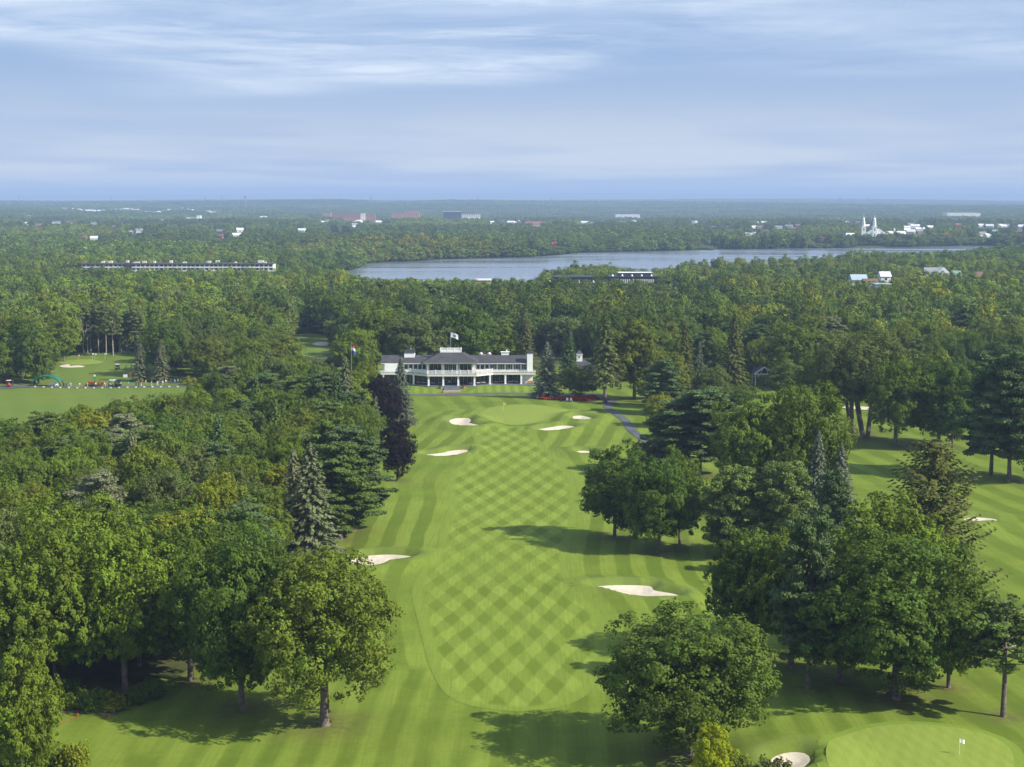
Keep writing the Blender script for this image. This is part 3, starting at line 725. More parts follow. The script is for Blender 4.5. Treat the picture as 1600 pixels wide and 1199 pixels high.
# by the clubhouse
TB('spruce', 'spruce', 855, 624, 536, 48, 'blue', 'broad blue-green spruce at the right end of the clubhouse')
TB('tall_spruce', 'spruce_high', 945, 629, 490, 56, 'grey', 'tall spruce with long bare trunk beside the cart path')
TB('weeping_tree', 'round', 908, 621, 570, 66, 'olive', 'low round dark tree over the red flower bed', rz=1.0)
TB('maple', 'oval', 991, 623, 496, 92, 'olive', 'big olive-green oval tree right of the tall spruce')
TB('maple', 'oval', 1045, 636, 548, 62, 'olive', 'golden-olive tree against the right side of the big oval tree')
TB('white_pine', 'pine', 1035, 648, 560, 60, 'bluegreen', 'dark bluish pine between the olive trees and the cart path')
TB('maple', 'round', 1032, 668, 615, 50, 'yellow', 'small yellow-green tree at the bend of the cart path')
# middle of the right side
TB('maple', 'oval', 960, 839, 684, 98, 'deep', 'dense round-headed maple at the right fairway edge, left one of a pair')
TB('maple', 'round', 1028, 861, 694, 118, 'deep', 'dense round-headed maple at the right fairway edge, right one of a pair')
TB('maple', 'oval', 1062, 850, 700, 70, 'mid', 'maple half hidden behind the pair of round fairway maples')
TB('white_pine', 'pine', 1092, 742, 606, 132, 'bluegreen', 'large dark pine with layered boughs above the round fairway maples')
TB('white_pine', 'pine', 1046, 738, 634, 84, 'pine', 'dark pine at the end of the cart path left of the large layered pine')
TB('maple', 'round', 1178, 800, 604, 132, 'mid', 'wide mid-green tree in the middle of the right side, left half of a joined crown')
TB('maple', 'round', 1252, 802, 596, 142, 'mid', 'wide mid-green tree in the middle of the right side, right half of a joined crown')
TB('shrub_tree', 'round', 1004, 742, 686, 44, 'rust', 'brownish low tree behind the round fairway maples', )
TB('scots_pine', 'scots', 1148, 868, 726, 104, 'pine', 'broad soft-topped pine right of the round fairway maples')
TB('scots_pine', 'scots', 1222, 872, 720, 104, 'pine', 'broad pine with orange limbs in front of the blue spruces')
TB('scots_pine', 'scots', 1132, 872, 770, 66, 'pine', 'low spreading pine beside the round fairway maples')
TB('blue_spruce', 'spruce', 1276, 818, 672, 50, 'blue', 'tall blue spruce with rusty tip on the right side')
TB('blue_spruce', 'spruce', 1312, 816, 693, 54, 'blue', 'blue spruce at the edge of the right-hand fairway')
TB('blue_spruce', 'spruce', 1243, 812, 702, 34, 'sage', 'small grey spruce tip showing above the broad pines')
TB('white_pine', 'pine', 1300, 905, 728, 64, 'bluegreen', 'dark green pine in front of the blue spruces')
# right foreground clump
TB('maple', 'spray', 1178, 1030, 818, 150, 'deep', 'dark upright-twigged tree left of the right foreground clump')
TB('maple', 'spray', 1236, 1046, 800, 150, 'mid', 'upright-twigged tree with dark forked trunk in the right foreground clump')
TB('white_pine', 'pine', 1262, 1080, 796, 104, 'bluegreen', 'tall pine with straight bare trunk in the right foreground clump')
TB('maple', 'spray', 1390, 1012, 756, 200, 'fresh', 'light green broad tree at the top of the right foreground clump')
TB('cedar', 'cedar', 1452, 940, 686, 168, 'rust', 'brownish-green cedar with ragged outline behind the foreground clump')
TB('maple', 'round', 1400, 1096, 836, 262, 'deep', 'big dark green round tree in front of the foreground clump', rz=2.2)
TB('maple', 'round', 1312, 1066, 856, 150, 'deep', 'dark green round tree filling the gap between the straight pine and the big dark tree')
TB('maple', 'oval', 1482, 1072, 880, 112, 'olive', 'yellowish olive tree at the right side of the foreground clump')
TB('maple', 'round', 1076, 1176, 938, 262, 'deep', 'large lone round dark green tree at the bottom right of the fairway', rz=2.0, var=0)
TB('thin_pine', 'pine_high', 1567, 1122, 932, 124, 'pine', 'lone thin pine with bare trunk at the lower right edge')
TB('sapling', 'oval', 1113, 1232, 1124, 62, 'lime', 'small bright lime-yellow tree at the bottom edge')
# right-hand fairway trees
TB('silver_maple', 'silver', 1333, 676, 520, 126, 'mid', 'tall many-stemmed silver maple, left one of the two at the far fairway')
TB('silver_maple', 'silver', 1353, 686, 508, 150, 'grey', 'tallest many-stemmed silver maple at the far right-hand fairway')
TB('maple', 'open', 1399, 698, 556, 98, 'mid', 'tree with slim trunk right of the many-stemmed silver maples')
TB('maple', 'round', 1466, 698, 546, 124, 'deep', 'dark broad tree on the far right-hand fairway')
TB('maple', 'oval', 1488, 704, 560, 60, 'deep', 'narrow dark tree beside the dark broad tree on the far right-hand fairway')
TB('white_pine', 'pine', 1548, 743, 552, 100, 'bluegreen', 'layered dark pine at the right edge, left one of the pair')
TB('white_pine', 'pine', 1577, 752, 546, 106, 'bluegreen', 'layered dark pine at the right edge, right one of the pair')
TB('maple', 'round', 1622, 752, 584, 110, 'grey', 'grey-green tree cut by the right edge of the photo above the far bunker')
TB('maple', 'round', 1292, 664, 530, 92, 'mid', 'wide leafy tree left of the many-stemmed silver maples')
TB('maple', 'round', 1112, 646, 566, 58, 'grey', 'grey-green round tree behind the large dark layered pine')
TB('maple', 'round', 1150, 640, 600, 50, 'deep', 'low dark green tree below the tall brownish spruce')
TB('maple', 'oval', 1226, 622, 560, 52, 'mid', 'leafy tree just right of the white gabled pavilion')
# practice ground
TB('maple', 'oval', 35, 594, 492, 56, 'deep', 'dark tree left of the green tent')
TB('maple', 'oval', 60, 600, 498, 58, 'mid', 'tall tree with bare trunk behind the green tent')
TB('maple', 'round', 2, 600, 530, 62, 'mid', 'leafy tree at the far left edge beside the practice ground')
TB('spruce', 'spruce', 67, 592, 520, 34, 'grey', 'grey-green spruce behind the right half of the green tent')
TB('spruce', 'spruce', 221, 596, 537, 30, 'sage', 'grey-green spruce on the practice ground, left one of two')
TB('spruce', 'spruce', 253, 597, 530, 30, 'sage', 'grey-green spruce on the practice ground, right one of two')
TB('maple', 'round', 262, 588, 498, 72, 'deep', 'dark round tree behind the two spruces of the practice ground')
TB('maple', 'oval', 100, 566, 488, 50, 'fresh', 'bright yellow-green tree behind the practice green bunker')
TB('maple', 'round', 330, 596, 526, 80, 'olive', 'brownish olive tree right of the practice ground')
TB('maple', 'round', 428, 590, 514, 90, 'olive', 'tall olive-yellow tree below the far clearing')
TB('maple', 'oval', 375, 592, 540, 66, 'fresh', 'bright green tree between the practice ground and the far clearing')
TB('hedge_tree', 'bush', 298, 602, 586, 26, 'yellow', 'small round yellow-green bush at the right end of the practice tee', cat='bush')
# pale trunks behind the practice green
i0 = 0
for k_, (px, pyb, pyt, w) in enumerate([(137, 552, 478, 26), (142, 551, 482, 26), (154, 552, 476, 30), (166, 553, 474, 26), (177, 557, 480, 30), (187, 551, 492, 28), (211, 552, 482, 34), (215, 553, 486, 30), (198, 551, 486, 26)]):
    o = TB('woodland_tree', 'pine_high', px, pyb, pyt, w, 'grey', ['first', 'second', 'third', 'fourth', 'fifth', 'sixth', 'eighth', 'ninth', 'seventh'][k_] + ' thin pale-trunked tree from the left behind the practice green', group='pale bare-trunked trees behind the practice green')
    tk = [c for c in o.children if c.name.startswith('trunk')][0]; tk.data = PALE_TRUNK = tk.data.copy(); tk.data.materials[0] = M_BARKG
DEAD = [bare('dead_tree', 5 + k, 17, M_BARKG) for k in range(3)]
for k, (px, pyb, pyt, lab) in enumerate([(190, 552, 482, 'bare grey dead tree behind the right part of the practice green'), (132, 554, 488, 'bare grey dead tree at the wood edge behind the practice green bunker'),
        (392, 900, 742, 'bare grey-brown dead tree in the left wood left of the grey-green spruces'), (196, 985, 860, 'bare dead limbs poking out of the left wood above the front row')]):
    x, y = P(px, pyb); H = (pyb - pyt) * y / F
    o = link('dead_tree', DEAD[k % 3], loc=(x, y, 0)); o.scale = (H / 17 * .9, H / 17 * .9, H / 17); o.rotation_euler = (0, 0, k * 1.7)
    tag(o, lab, 'dead tree')
# clubhouse backdrop
TB('maple', 'oval', 588, 585, 474, 86, 'mid', 'mid-green tree behind the left end of the clubhouse roof')
TB('maple', 'round', 556, 592, 516, 76, 'fresh', 'light green rounded tree left of the clubhouse, behind the flag')
TB('maple', 'round', 650, 590, 486, 96, 'grey', 'dark grey-green wide tree behind the left wing of the clubhouse')
TB('maple', 'oval', 725, 588, 480, 84, 'deep', 'dark green tree right behind the clubhouse roof flag')
TB('spruce', 'spruce', 745, 586, 512, 34, 'sage', 'brownish spruce behind the right wing, beside the clubhouse flag')
TB('spruce', 'spruce', 822, 586, 504, 36, 'rust', 'rusty-brown spruce behind the tall end chimney of the clubhouse')
TB('maple', 'oval', 790, 584, 516, 52, 'fresh', 'light green tree behind the white roof box of the clubhouse')
TB('spruce', 'spruce', 888, 596, 500, 32, 'bluegreen', 'bluish spruce between the clubhouse and the small building with a cupola')
TB('spruce', 'spruce', 1070, 625, 505, 40, 'rust', 'rusty-topped spruce right of the big olive-green oval tree')
TB('spruce', 'spruce', 1092, 632, 534, 26, 'blue', 'narrow pale blue spruce right of the rusty-topped spruce')
TB('spruce', 'spruce', 1146, 612, 488, 46, 'rust', 'tall brownish spruce left of the white gabled roof')
TB('maple', 'spray', 1246, 607, 492, 100, 'mid', 'wide leafy tree behind the white gabled roof')
# foot-of-wood bushes
BUSHG = 'bushes at the foot of the left wood'
for k, (px, pyb, w, tn, lab) in enumerate([(118, 1106, 46, 'fresh', 'leftmost light green bush beside the dirt path'), (150, 1108, 50, 'mid', 'mid-green bush above the dirt path, between two lighter ones'), (178, 1108, 44, 'yellow', 'yellowest bush right of the dirt path end'),
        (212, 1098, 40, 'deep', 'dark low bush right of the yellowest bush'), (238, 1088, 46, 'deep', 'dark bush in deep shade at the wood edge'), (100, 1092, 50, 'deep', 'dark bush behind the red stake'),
        (115, 1215, 50, 'yellow', 'yellowish spindly bush at the bottom left edge'), (80, 1205, 60, 'fresh', 'light green bush under the thin corner tree'), (22, 1200, 80, 'deep', 'dark bush filling the bottom left corner')]):
    x, y = P(px, pyb); H = w * y / F * (1.25 if k in (6,) else .8)
    tree('bush', 'bush', x, y, H, w * y / F, tn, lab, BUSHG, cat='bush')
for k, (px, pyb, w, tn, lab) in enumerate([(1150, 1222, 62, 'olive', 'olive bush right of the lime-yellow tree at the bottom edge'), (1182, 1226, 56, 'rust', 'brownish bush in the middle of the bottom edge clump'), (1216, 1232, 60, 'rust', 'brownish bush in front of the small bottom bunker'),
        (1246, 1238, 46, 'olive', 'small olive bush at the front right of the small bottom bunker'), (1130, 1240, 56, 'olive', 'low olive bush under the lime-yellow tree')]):
    x, y = P(px, pyb); tree('bush', 'bush', x, y, w * y / F * .95, w * y / F, tn, lab, 'bushes along the bottom edge', cat='bush')

# ------------------------------------------------------------------ the woods: every near tree its own, the far ones as one wood
LIMIT = np.array([(-200, 690), (-40, 664), (0, 650), (60, 640), (110, 630), (180, 618), (240, 610), (290, 598), (330, 560), (380, 545), (420, 540), (462, 556), (515, 556), (530, 540), (590, 520), (2000, 300)])
LAKE_LIM = np.array([(-400, 0), (538, 0), (545, 425), (565, 432), (600, 440), (835, 440), (842, 424), (880, 410), (930, 404), (958, 413), (965, 419), (1000, 423), (1020, 421), (1060, 412), (1100, 405), (1150, 398), (1178, 396),
    (1186, 390), (1200, 388), (1218, 390), (1232, 399), (1255, 402), (1300, 401), (1318, 392), (1342, 388), (1370, 393), (1400, 397), (1440, 395), (1500, 393), (1530, 385), (1545, 0), (3000, 0)])
# (left px, right px, lowest row that must stay visible, distance): things far off that trees in front may not cover
RNH = random.Random(77)
HOUSES_EST = [(86 + 270 * k / 52 + RNH.uniform(-2, 2), 6900 + 500 * math.sin(k * .37) + RNH.uniform(-150, 150), RNH.uniform(12, 22)) for k in range(53)]
HOUSES_SCAT = [(a + RNH.uniform(-4, 4), D_ + RNH.uniform(-60, 60), RNH.uniform(11, 18)) for a, D_ in
    [(RNH.uniform(520, 1000), RNH.uniform(3500, 5200)) for _ in range(26)] + [(RNH.uniform(1080, 1600), RNH.uniform(2650, 4600)) for _ in range(26)] + [(RNH.uniform(0, 500), RNH.uniform(3000, 5200)) for _ in range(14)] + [(135, 2450), (148, 2500), (205, 2900), (222, 2920), (345, 2600), (366, 2700), (470, 3000), (505, 3900), (60, 3600), (110, 3900), (780, 4200), (795, 4250), (812, 4400), (770, 4000), (905, 4000), (925, 4050), (1050, 3800), (1080, 4100),
     (1180, 3400), (1215, 3300), (1240, 3600), (1420, 3300), (1455, 3400), (1560, 3600), (1585, 3700), (1010, 5200), (1130, 5600), (1300, 5000), (1390, 5600), (700, 5400), (640, 5600), (470, 5500), (430, 5200), (250, 4300), (190, 4200), (30, 4700), (565, 4300), (590, 4200),
     (1420, 2900), (1440, 2860), (1534, 2750), (1546, 2700), (1590, 2900), (1530, 5200), (1100, 4700), (945, 5100)]]
KEEP = [(84, 205, 420, 1290), (205, 428, 423, 1290), (740, 768, 441, 960), (868, 928, 437, 985), (950, 1028, 443, 985), (1328, 1378, 443, 960), (1372, 1398, 436, 1000), (1444, 1484, 428, 1080), (1340, 1382, 384, 2330), (1384, 1418, 375, 2330),
        (1435, 1480, 371, 2500), (1484, 1520, 372, 2500), (1548, 1580, 366, 2600), (693, 722, 344, 4800), (504, 590, 341, 4900), (612, 660, 343, 4700), (720, 760, 344, 4800), (820, 862, 350, 4200), (858, 878, 386, 2080), (1094, 1106, 386, 2330), (1113, 1124, 386, 2330), (1010, 1012, 320, 6000),
        (284, 316, 345, 4600), (330, 362, 343, 4800), (405, 420, 341, 4900), (1180, 1204, 600, 560), (876, 925, 606, 585), (1480, 1530, 341, 5200), (1398, 1430, 346, 4800), (960, 1000, 341, 5200), (1100, 1150, 359, 3200), (1264, 1290, 381, 2330), (592, 840, 612, 600), (515, 550, 365, 3100), (457, 522, 554, 705)]
for px_, D_, wm_ in HOUSES_EST + HOUSES_SCAT:
    kx = wm_ / 2 * F / D_; KEEP.append((px_ - kx, px_ + kx, proj(0, D_, float(base_h(atdepth(px_, D_), D_)) + 3.0)[1], D_))
EXCL = [PRACT, RANGE, CLEAR2, RIGHTF, ground_poly([(570, 640), (560, 560), (850, 556), (1060, 600), (1060, 650), (900, 700), (640, 700)], 6)]
def occl_scale(x, y, H, W_):
    """how much a tree must shrink to keep in view what the photograph shows behind it"""
    zg = float(base_h(x, y)); px, pt = proj(x, y, zg + H); wp = W_ / 2 * F / y * .8
    lim = -1e9
    if y < 560: lim = max(lim, np.interp([px - wp, px, px + wp], LIMIT[:, 0], LIMIT[:, 1]).max() if px < 540 else -1e9)
    if y < np.interp(px, [415, 679, 1082, 1300, 1410, 1642], [1300, 1240, 1330, 1500, 1720, 1900]) + 5: lim = max(lim, np.interp([px - wp, px, px + wp], LAKE_LIM[:, 0], LAKE_LIM[:, 1]).max())
    for a, b, v, D in KEEP:
        if y < D and px + wp > a and px - wp < b: lim = max(lim, v)
    if pt >= lim: return 1.0
    # height allowed at this distance
    zc = y * CP + (CAMH) * SP
    Hn = H - (lim - pt) * zc / F
    return Hn / H
WT = [('mid', .30), ('fresh', .16), ('deep', .2), ('olive', .14), ('grey', .10), ('yellow', .05), ('dark', .05)]
def clump(x, y):
    """kinds of trees stand in drifts"""
    return math.sin(x / 47 + math.sin(y / 61) * 1.7) * math.sin(y / 83 + math.sin(x / 70) * 1.3)
def pick(ws):
    r = RN.random() * sum(w for _, w in ws)
    for k, w in ws:
        r -= w
        if r <= 0: return k
    return ws[-1][0]
CNAME = {'mid': 'mid-green', 'fresh': 'bright green', 'deep': 'deep green', 'olive': 'olive-green', 'grey': 'greyish green', 'yellow': 'yellow-green', 'dark': 'very dark green', 'pine': 'soft green', 'bluegreen': 'bluish green', 'sage': 'sage-grey', 'rust': 'rusty brown'}
def free(x, y, r, k=.62):
    for a, b, c in PLACED:
        if (a - x) ** 2 + (b - y) ** 2 < ((c + r) * k) ** 2: return False
    return True
MARKS = [(n_, *P(a, b)) for n_, a, b in [('olive-green foreground tree', 507, 1135), ('left grey-green spruces', 480, 870), ('front fairway pine', 533, 842), ('small dark purple tree', 621, 751), ('large purple tree', 598, 693),
    ('thin corner tree', 40, 1236), ('bright green edge tree', 120, 1022), ('dead grey-brown tree', 392, 900), ('practice tee golfers', 250, 690), ('golden-yellow small tree', 573, 695), ('arched green tent', 70, 760)]]
MARKS_B = [(n_, atdepth(a, d_), d_) for n_, a, d_ in [('clubhouse roof flag', 704, 600), ('clubhouse left chimney box', 638, 600), ('clubhouse end chimney', 828, 600), ('cupola building', 905, 600), ('tall bare-trunked spruce', 945, 590), ('big olive-green oval tree', 1000, 600), ('rusty-topped spruce', 1072, 590),
    ('white gabled pavilion', 1190, 590), ('silver maples', 1345, 560), ('dark fairway tree', 1466, 560), ('pair of layered pines', 1560, 560), ('practice green', 130, 720), ('far clearing', 488, 790), ('practice spruces', 240, 620), ('green tent', 70, 640), ('red and blue flag', 549, 600), ('far left path', -40, 600)]]
ORD = ['', 'second ', 'third ', 'fourth ', 'fifth ', 'sixth ', 'seventh ', 'eighth ', 'ninth ', 'tenth ', 'eleventh ', 'twelfth ', 'thirteenth ', 'fourteenth ', 'fifteenth ', 'sixteenth ', 'seventeenth ', 'eighteenth ', 'nineteenth ', 'twentieth ']
SEEN = {}
def where_is(x, y, marks):
    n_, mx, my = min(marks, key=lambda m_: math.hypot(m_[1] - x, (m_[2] - y) * .6))
    dx, dy = x - mx, (y - my) * .6
    if abs(dx) > abs(dy): return ('to the right of the ' if dx > 0 else 'to the left of the ') + n_
    return ('behind the ' if dy > 0 else 'in front of the ') + n_
NB = [0, 0]
def wood_tree(x, y, zone, H=None, W_=None):
    conif = RN.random() < (.16 if y < 560 else .2 if clump(y, x) > .6 else .04)
    if conif:
        kd = RN.choice(['pine', 'pine', 'spruce']); tn = pick([('pine', .5), ('bluegreen', .35), ('sage', .15)])
        H = (H or RN.uniform(15, 20)); W_ = (W_ or RN.uniform(9, 12)) * (.62 if kd == 'spruce' else 1)
        nm = 'pine_tree' if kd == 'pine' else 'spruce_tree'; kn = 'pine' if kd == 'pine' else 'spruce'
    else:
        kd = RN.choice(['wood', 'wood', 'spray', 'oval', 'round']) if y < 620 else 'wood'; tn = pick(WT) if y < 560 else pick([('deep', .4), ('mid', .3), ('dark', .2), ('grey', .1)] if clump(x, y) < -.25 else [('fresh', .3), ('olive', .3), ('yellow', .12), ('mid', .28)] if clump(x, y) > .35 else WT); H = H or (RN.uniform(13.5, 19) if y < 620 else RN.uniform(12, 22)); W_ = W_ or RN.uniform(9.5, 14)
        nm = 'leafy_tree'; kn = 'leafy tree'
    s = occl_scale(x, y, H, W_)
    if s < .42: return None
    H *= s; W_ *= max(s, .7)
    return (nm, kd, x, y, H, W_, tn, kn)
def emit(c, zone):
    nm, kd, x, y, H, W_, tn, kn = c
    zn = {'left': 'crowded in the wood left of the fairway', 'back': 'in the woods behind the clubhouse', 'right': 'in the woods beyond the right-hand fairway'}[zone]
    wh = where_is(x, y, MARKS if zone == 'left' else MARKS_B); key = (tn, kn, wh); k = SEEN[key] = SEEN.get(key, -1) + 1
    tree(nm, kd, x, y, H, W_, tn, f'{ORD[min(k, 19)]}{CNAME[tn]} {kn} {wh}', f'{kn}s {zn}')
# left wood
x0, y0 = WOOD_L.min(0); x1, y1 = WOOD_L.max(0); cand = []
LX = np.array([(RN.uniform(x0, x1), RN.uniform(y0, y1)) for k in range(9000)])
LX = LX[sdist(WOOD_L, LX[:, 0], LX[:, 1]) < -1.5]
for x, y in LX.tolist():
    px, py = proj(x, y, 12)
    if px < -130: continue
    r = RN.uniform(4.6, 6.6)
    if not free(x, y, r, .74): continue
    c = wood_tree(x, y, 'left', None, r * 2.1)
    PLACED.append((x, y, r))
    if c: cand.append(c)
NLEFT = len(cand)
for c in cand: emit(c, 'left')
# woods from the clubhouse to the river, nearest first; beyond the nearest few hundred they become one wood
back = []
yy = 585.0
PL2 = [p for p in PLACED if p[1] > 520]
grid = {}
def g_add(x, y, r): grid.setdefault((int(x // 14), int(y // 14)), []).append((x, y, r))
def g_free(x, y, r, k):
    gx_, gy_ = int(x // 14), int(y // 14)
    for i in (-1, 0, 1):
        for j in (-1, 0, 1):
            for a, b, c in grid.get((gx_ + i, gy_ + j), ()):
                if (a - x) ** 2 + (b - y) ** 2 < ((c + r) * k) ** 2: return False
    return True
for a, b, c in PL2: g_add(a, b, min(c, 7))
RN2 = random.Random(19)
BX = []
for k in range(70000):
    y = 540 * math.exp(RN2.random() * math.log(1560 / 540)); hw = .36 * y + 12
    BX.append((RN2.uniform(-hw, hw), y))
BX = np.array(BX)
keep = np.ones(len(BX), bool)
for e in EXCL: keep &= sdist_box(e, BX[:, 0], BX[:, 1], 5) >= 2
keep &= sdist_box(LAKE, BX[:, 0], BX[:, 1], 9) >= 6
for x, y in BX[keep].tolist():
    if y < 600 and x < 45 and not (x < -78 and y > 560): continue
    if y < 560 and x < 60: continue
    r = RN2.choice([4.0, 5.0, 6.2, 7.4, 8.6]) * RN2.uniform(.9, 1.1)
    if not g_free(x, y, r, .86): continue
    g_add(x, y, r)
    c = wood_tree(x, y, 'back', None, r * 2.05)
    if c: back.append(c)
back.sort(key=lambda c: c[3])
NDEC = sum(1 for o in COL.objects if o.get('category') == 'tree' )
nd = NDEC; far = []
for c in back:
    vis = abs(c[2]) < .335 * c[3]
    if nd < 470 and vis: emit(c, 'right' if c[2] > 60 else 'back'); nd += 1
    else: far.append(c)

# distant wood: instances of a few crowns
SRC = bpy.data.collections.new('distant_wood_kinds')
def srcobj(name, me):
    o = bpy.data.objects.new(name, me); SRC.objects.link(o); return o
def merged(name, pair):
    """crown and trunk as one mesh for the distant wood"""
    a, b = pair
    va = np.empty(len(a.vertices) * 3, np.float32); a.vertices.foreach_get('co', va)
    tn = np.empty(len(a.vertices), np.float32); a.attributes['tone'].data.foreach_get('value', tn)
    me = mesh_np(name, va.reshape(-1, 3), np.arange(len(a.vertices)).reshape(-1, 4), {'tone': tn}); me.materials.append(M_LEAFI)
    return me
for s_ in range(4):
    srcobj(f'a_{s_}', merged('distant_tree', deciduous('dt', 301 + s_, 16, 11.5, 2.5, 26, 7000, .56, (.17, .25), .56, rise=[.1, .4, .2, 0][s_], m_=M_LEAFI)))
srcobj('a_4', merged('distant_pine', pine('dp', 311, 19, 10, 3.5, 11, 5, 1.0, .4, (1.0, 1.6), 14, m_=M_LEAFI)))
srcobj('a_5', merged('distant_spruce', spruce('ds', 313, 19, 7, .8, 20, 7, 1.1, m_=M_LEAFI)))
for s_ in range(3):
    srcobj(f'b_{s_}', merged('far_tree', deciduous('ft', 321 + s_, 15, 12.5, 0.5, 22, 2400, .95, (.15, .24), .55, rise=.1, m_=M_LEAFI)))
def patch(name, seed, S, n, cards_per):
    rng = np.random.default_rng(seed); parts = []
    for k in range(n):
        cx, cy = rng.uniform(-S / 2, S / 2, 2); h = rng.uniform(10, 19); w = rng.uniform(5, 8)
        u = unit(rng.normal(size=(cards_per, 3)) + np.array([0, 0, .3])); u[:, 2] = np.abs(u[:, 2])
        c = np.array([cx, cy, h * .45]) + u * np.array([w, w, h * .55]) * rng.uniform(.8, 1.05, (cards_per, 1))
        parts.append((cards(c, unit(u + .3 * rng.normal(size=u.shape)), 2.4, rng, 1.2), np.clip(rng.normal(.5, .2) + rng.normal(scale=.08, size=cards_per), 0, 1)))
    return leaf_mesh(name, parts, M_LEAFI)
for s_ in range(3): srcobj(f'c_{s_}', patch('far_canopy', 331 + s_, 74, 44, 90))

pts, pid, prot, pscl, ptint = [], [], [], [], []
def tint_of(tn, k=.26, xy=None):
    c = TINT[tn]; a = 1 + RN2.uniform(-k, k)
    if xy: a *= 1 + .22 * math.sin(xy[0] / (60 + xy[1] * .05) + 2 * math.sin(xy[1] / 330)) * math.sin(xy[1] / (120 + xy[1] * .06))
    return tuple(v * a for v in c)
for nm, kd, x, y, H, W_, tn, kn in far:
    i = 5 if kd == 'spruce' else 4 if kd == 'pine' else RN2.randrange(4)
    h0, w0 = ((16, 11.5), (16, 11.5), (16, 11.5), (16, 11.5), (19, 10), (19, 7))[i]
    pts.append((x, y, float(base_h(x, y)))); pid.append(i); prot.append(RN2.uniform(0, 6.28)); pscl.append((W_ / w0, W_ / w0, H / h0)); ptint.append(tint_of(tn, .26, pts[-1][:2]))
# beyond the river: single far trees, then canopy
LK = (LAKE.min(0), LAKE.max(0))
FT = [('mid', .26), ('deep', .40), ('dark', .16), ('olive', .06), ('grey', .12)]  # darker greens stand in for cloud shade over the far woods
y = 1560.0
FX = []
while y < 3600:
    dy = 8.5 * (y / 1560) ** .5; hw = .36 * y + 15; x = -hw
    while x < hw:
        x += RN2.uniform(6.5, 13) * (y / 1560) ** .3
        xx, y2 = x + RN2.uniform(-2, 2), y + RN2.uniform(-4, 4)
        FX.append((xx, y2))
    y += dy
FX = np.array(FX); FX = FX[sdist_box(LAKE, FX[:, 0], FX[:, 1], 9) >= 7]
for xx, y2 in FX.tolist():
        H = RN2.uniform(9, 19) + 4 * math.sin(xx / 90) * math.sin(y2 / 120); W_ = RN2.choice([8, 11, 14, 18, 21]) * RN2.uniform(.9, 1.1)
        s = occl_scale(xx, y2, H, W_)
        if s < .35: continue
        bright_drift = math.sin(xx / 210 + 2) * math.sin(y2 / 260 + 1)
        tn = pick(FT) if bright_drift < .75 else pick([('fresh', .4), ('yellow', .25), ('mid', .35)])  # brighter, yellower leaf tints where the two waves peak
        if -260 < xx < -60 and 1840 < y2 < 2050 and RN2.random() < .55: tn = RN2.choice(['yellow', 'golden', 'fresh'])  # sunlit patch painted into the leaf tints
        pts.append((xx, y2, float(base_h(xx, y2)))); pid.append(6 + RN2.randrange(3)); prot.append(RN2.uniform(0, 6.28)); pscl.append((W_ / 12.5, W_ / 12.5, H * s / 15)); ptint.append(tint_of(tn, .26, pts[-1][:2]))
y = 3600.0
while y < 16000:
    k = 1 + max(0, (y - 5000) / 9000)
    hw = .345 * y + 60; x = -hw
    while x < hw:
        xx, y2 = x + RN2.uniform(-18, 18), y + RN2.uniform(-18, 18)
        x += 62 * k
        gap = math.sin(xx / 310 + y2 / 800) * math.sin(y2 / 420 + xx / 900)
        s = occl_scale(xx, y2, 15, 60)
        if gap > .80 or s < .3: continue
        tn = pick([('mid', .3), ('deep', .4), ('dark', .3)])  # cloud shade put into the canopy tints as deeper greens
        pts.append((xx, y2, float(base_h(xx, y2)))); pid.append(9 + RN2.randrange(3)); prot.append(RN2.uniform(0, 6.28)); pscl.append((k, k, RN2.uniform(.8, 1.2) * min(1, s))); ptint.append(tint_of(tn, .2, pts[-1][:2]))
    y += 58 * k
me = bpy.data.meshes.new('distant_woods'); me.vertices.add(len(pts)); me.vertices.foreach_set('co', np.array(pts, np.float32).ravel())
for nme, ty, arr, key in (('kind_id', 'INT', np.array(pid, np.int32), 'value'), ('turn', 'FLOAT', np.array(prot, np.float32), 'value'), ('size3', 'FLOAT_VECTOR', np.array(pscl, np.float32).ravel(), 'vector'),
                          ('tint', 'FLOAT_COLOR', np.column_stack([np.array(ptint), np.ones(len(pts))]).astype(np.float32).ravel(), 'color')):
    at = me.attributes.new(nme, ty, 'POINT'); at.data.foreach_set(key, arr)
WOODS = link('distant_woods', me); tag(WOODS, kind='stuff')
ng = bpy.data.node_groups.new('plant_wood', 'GeometryNodeTree')
ng.interface.new_socket('Geometry', in_out='INPUT', socket_type='NodeSocketGeometry'); ng.interface.new_socket('Geometry', in_out='OUTPUT', socket_type='NodeSocketGeometry')
gi, go = ng.nodes.new('NodeGroupInput'), ng.nodes.new('NodeGroupOutput')
iop = ng.nodes.new('GeometryNodeInstanceOnPoints'); ci = ng.nodes.new('GeometryNodeCollectionInfo')
ci.inputs['Collection'].default_value = SRC; ci.inputs['Separate Children'].default_value = True; ci.inputs['Reset Children'].default_value = True
def na(nm, ty):
    a = ng.nodes.new('GeometryNodeInputNamedAttribute'); a.data_type = ty; a.inputs['Name'].default_value = nm
    return [o for o in a.outputs if o.enabled and o.name == 'Attribute'][0]
cx = ng.nodes.new('ShaderNodeCombineXYZ'); ng.links.new(na('turn', 'FLOAT'), cx.inputs['Z'])
ng.links.new(gi.outputs[0], iop.inputs['Points']); ng.links.new(ci.outputs[0], iop.inputs['Instance'])
iop.inputs['Pick Instance'].default_value = True
ng.links.new(na('kind_id', 'INT'), iop.inputs['Instance Index']); ng.links.new(cx.outputs[0], iop.inputs['Rotation']); ng.links.new(na('size3', 'FLOAT_VECTOR'), iop.inputs['Scale'])
ng.links.new(iop.outputs[0], go.inputs[0])
md = WOODS.modifiers.new('plant', 'NODES'); md.node_group = ng
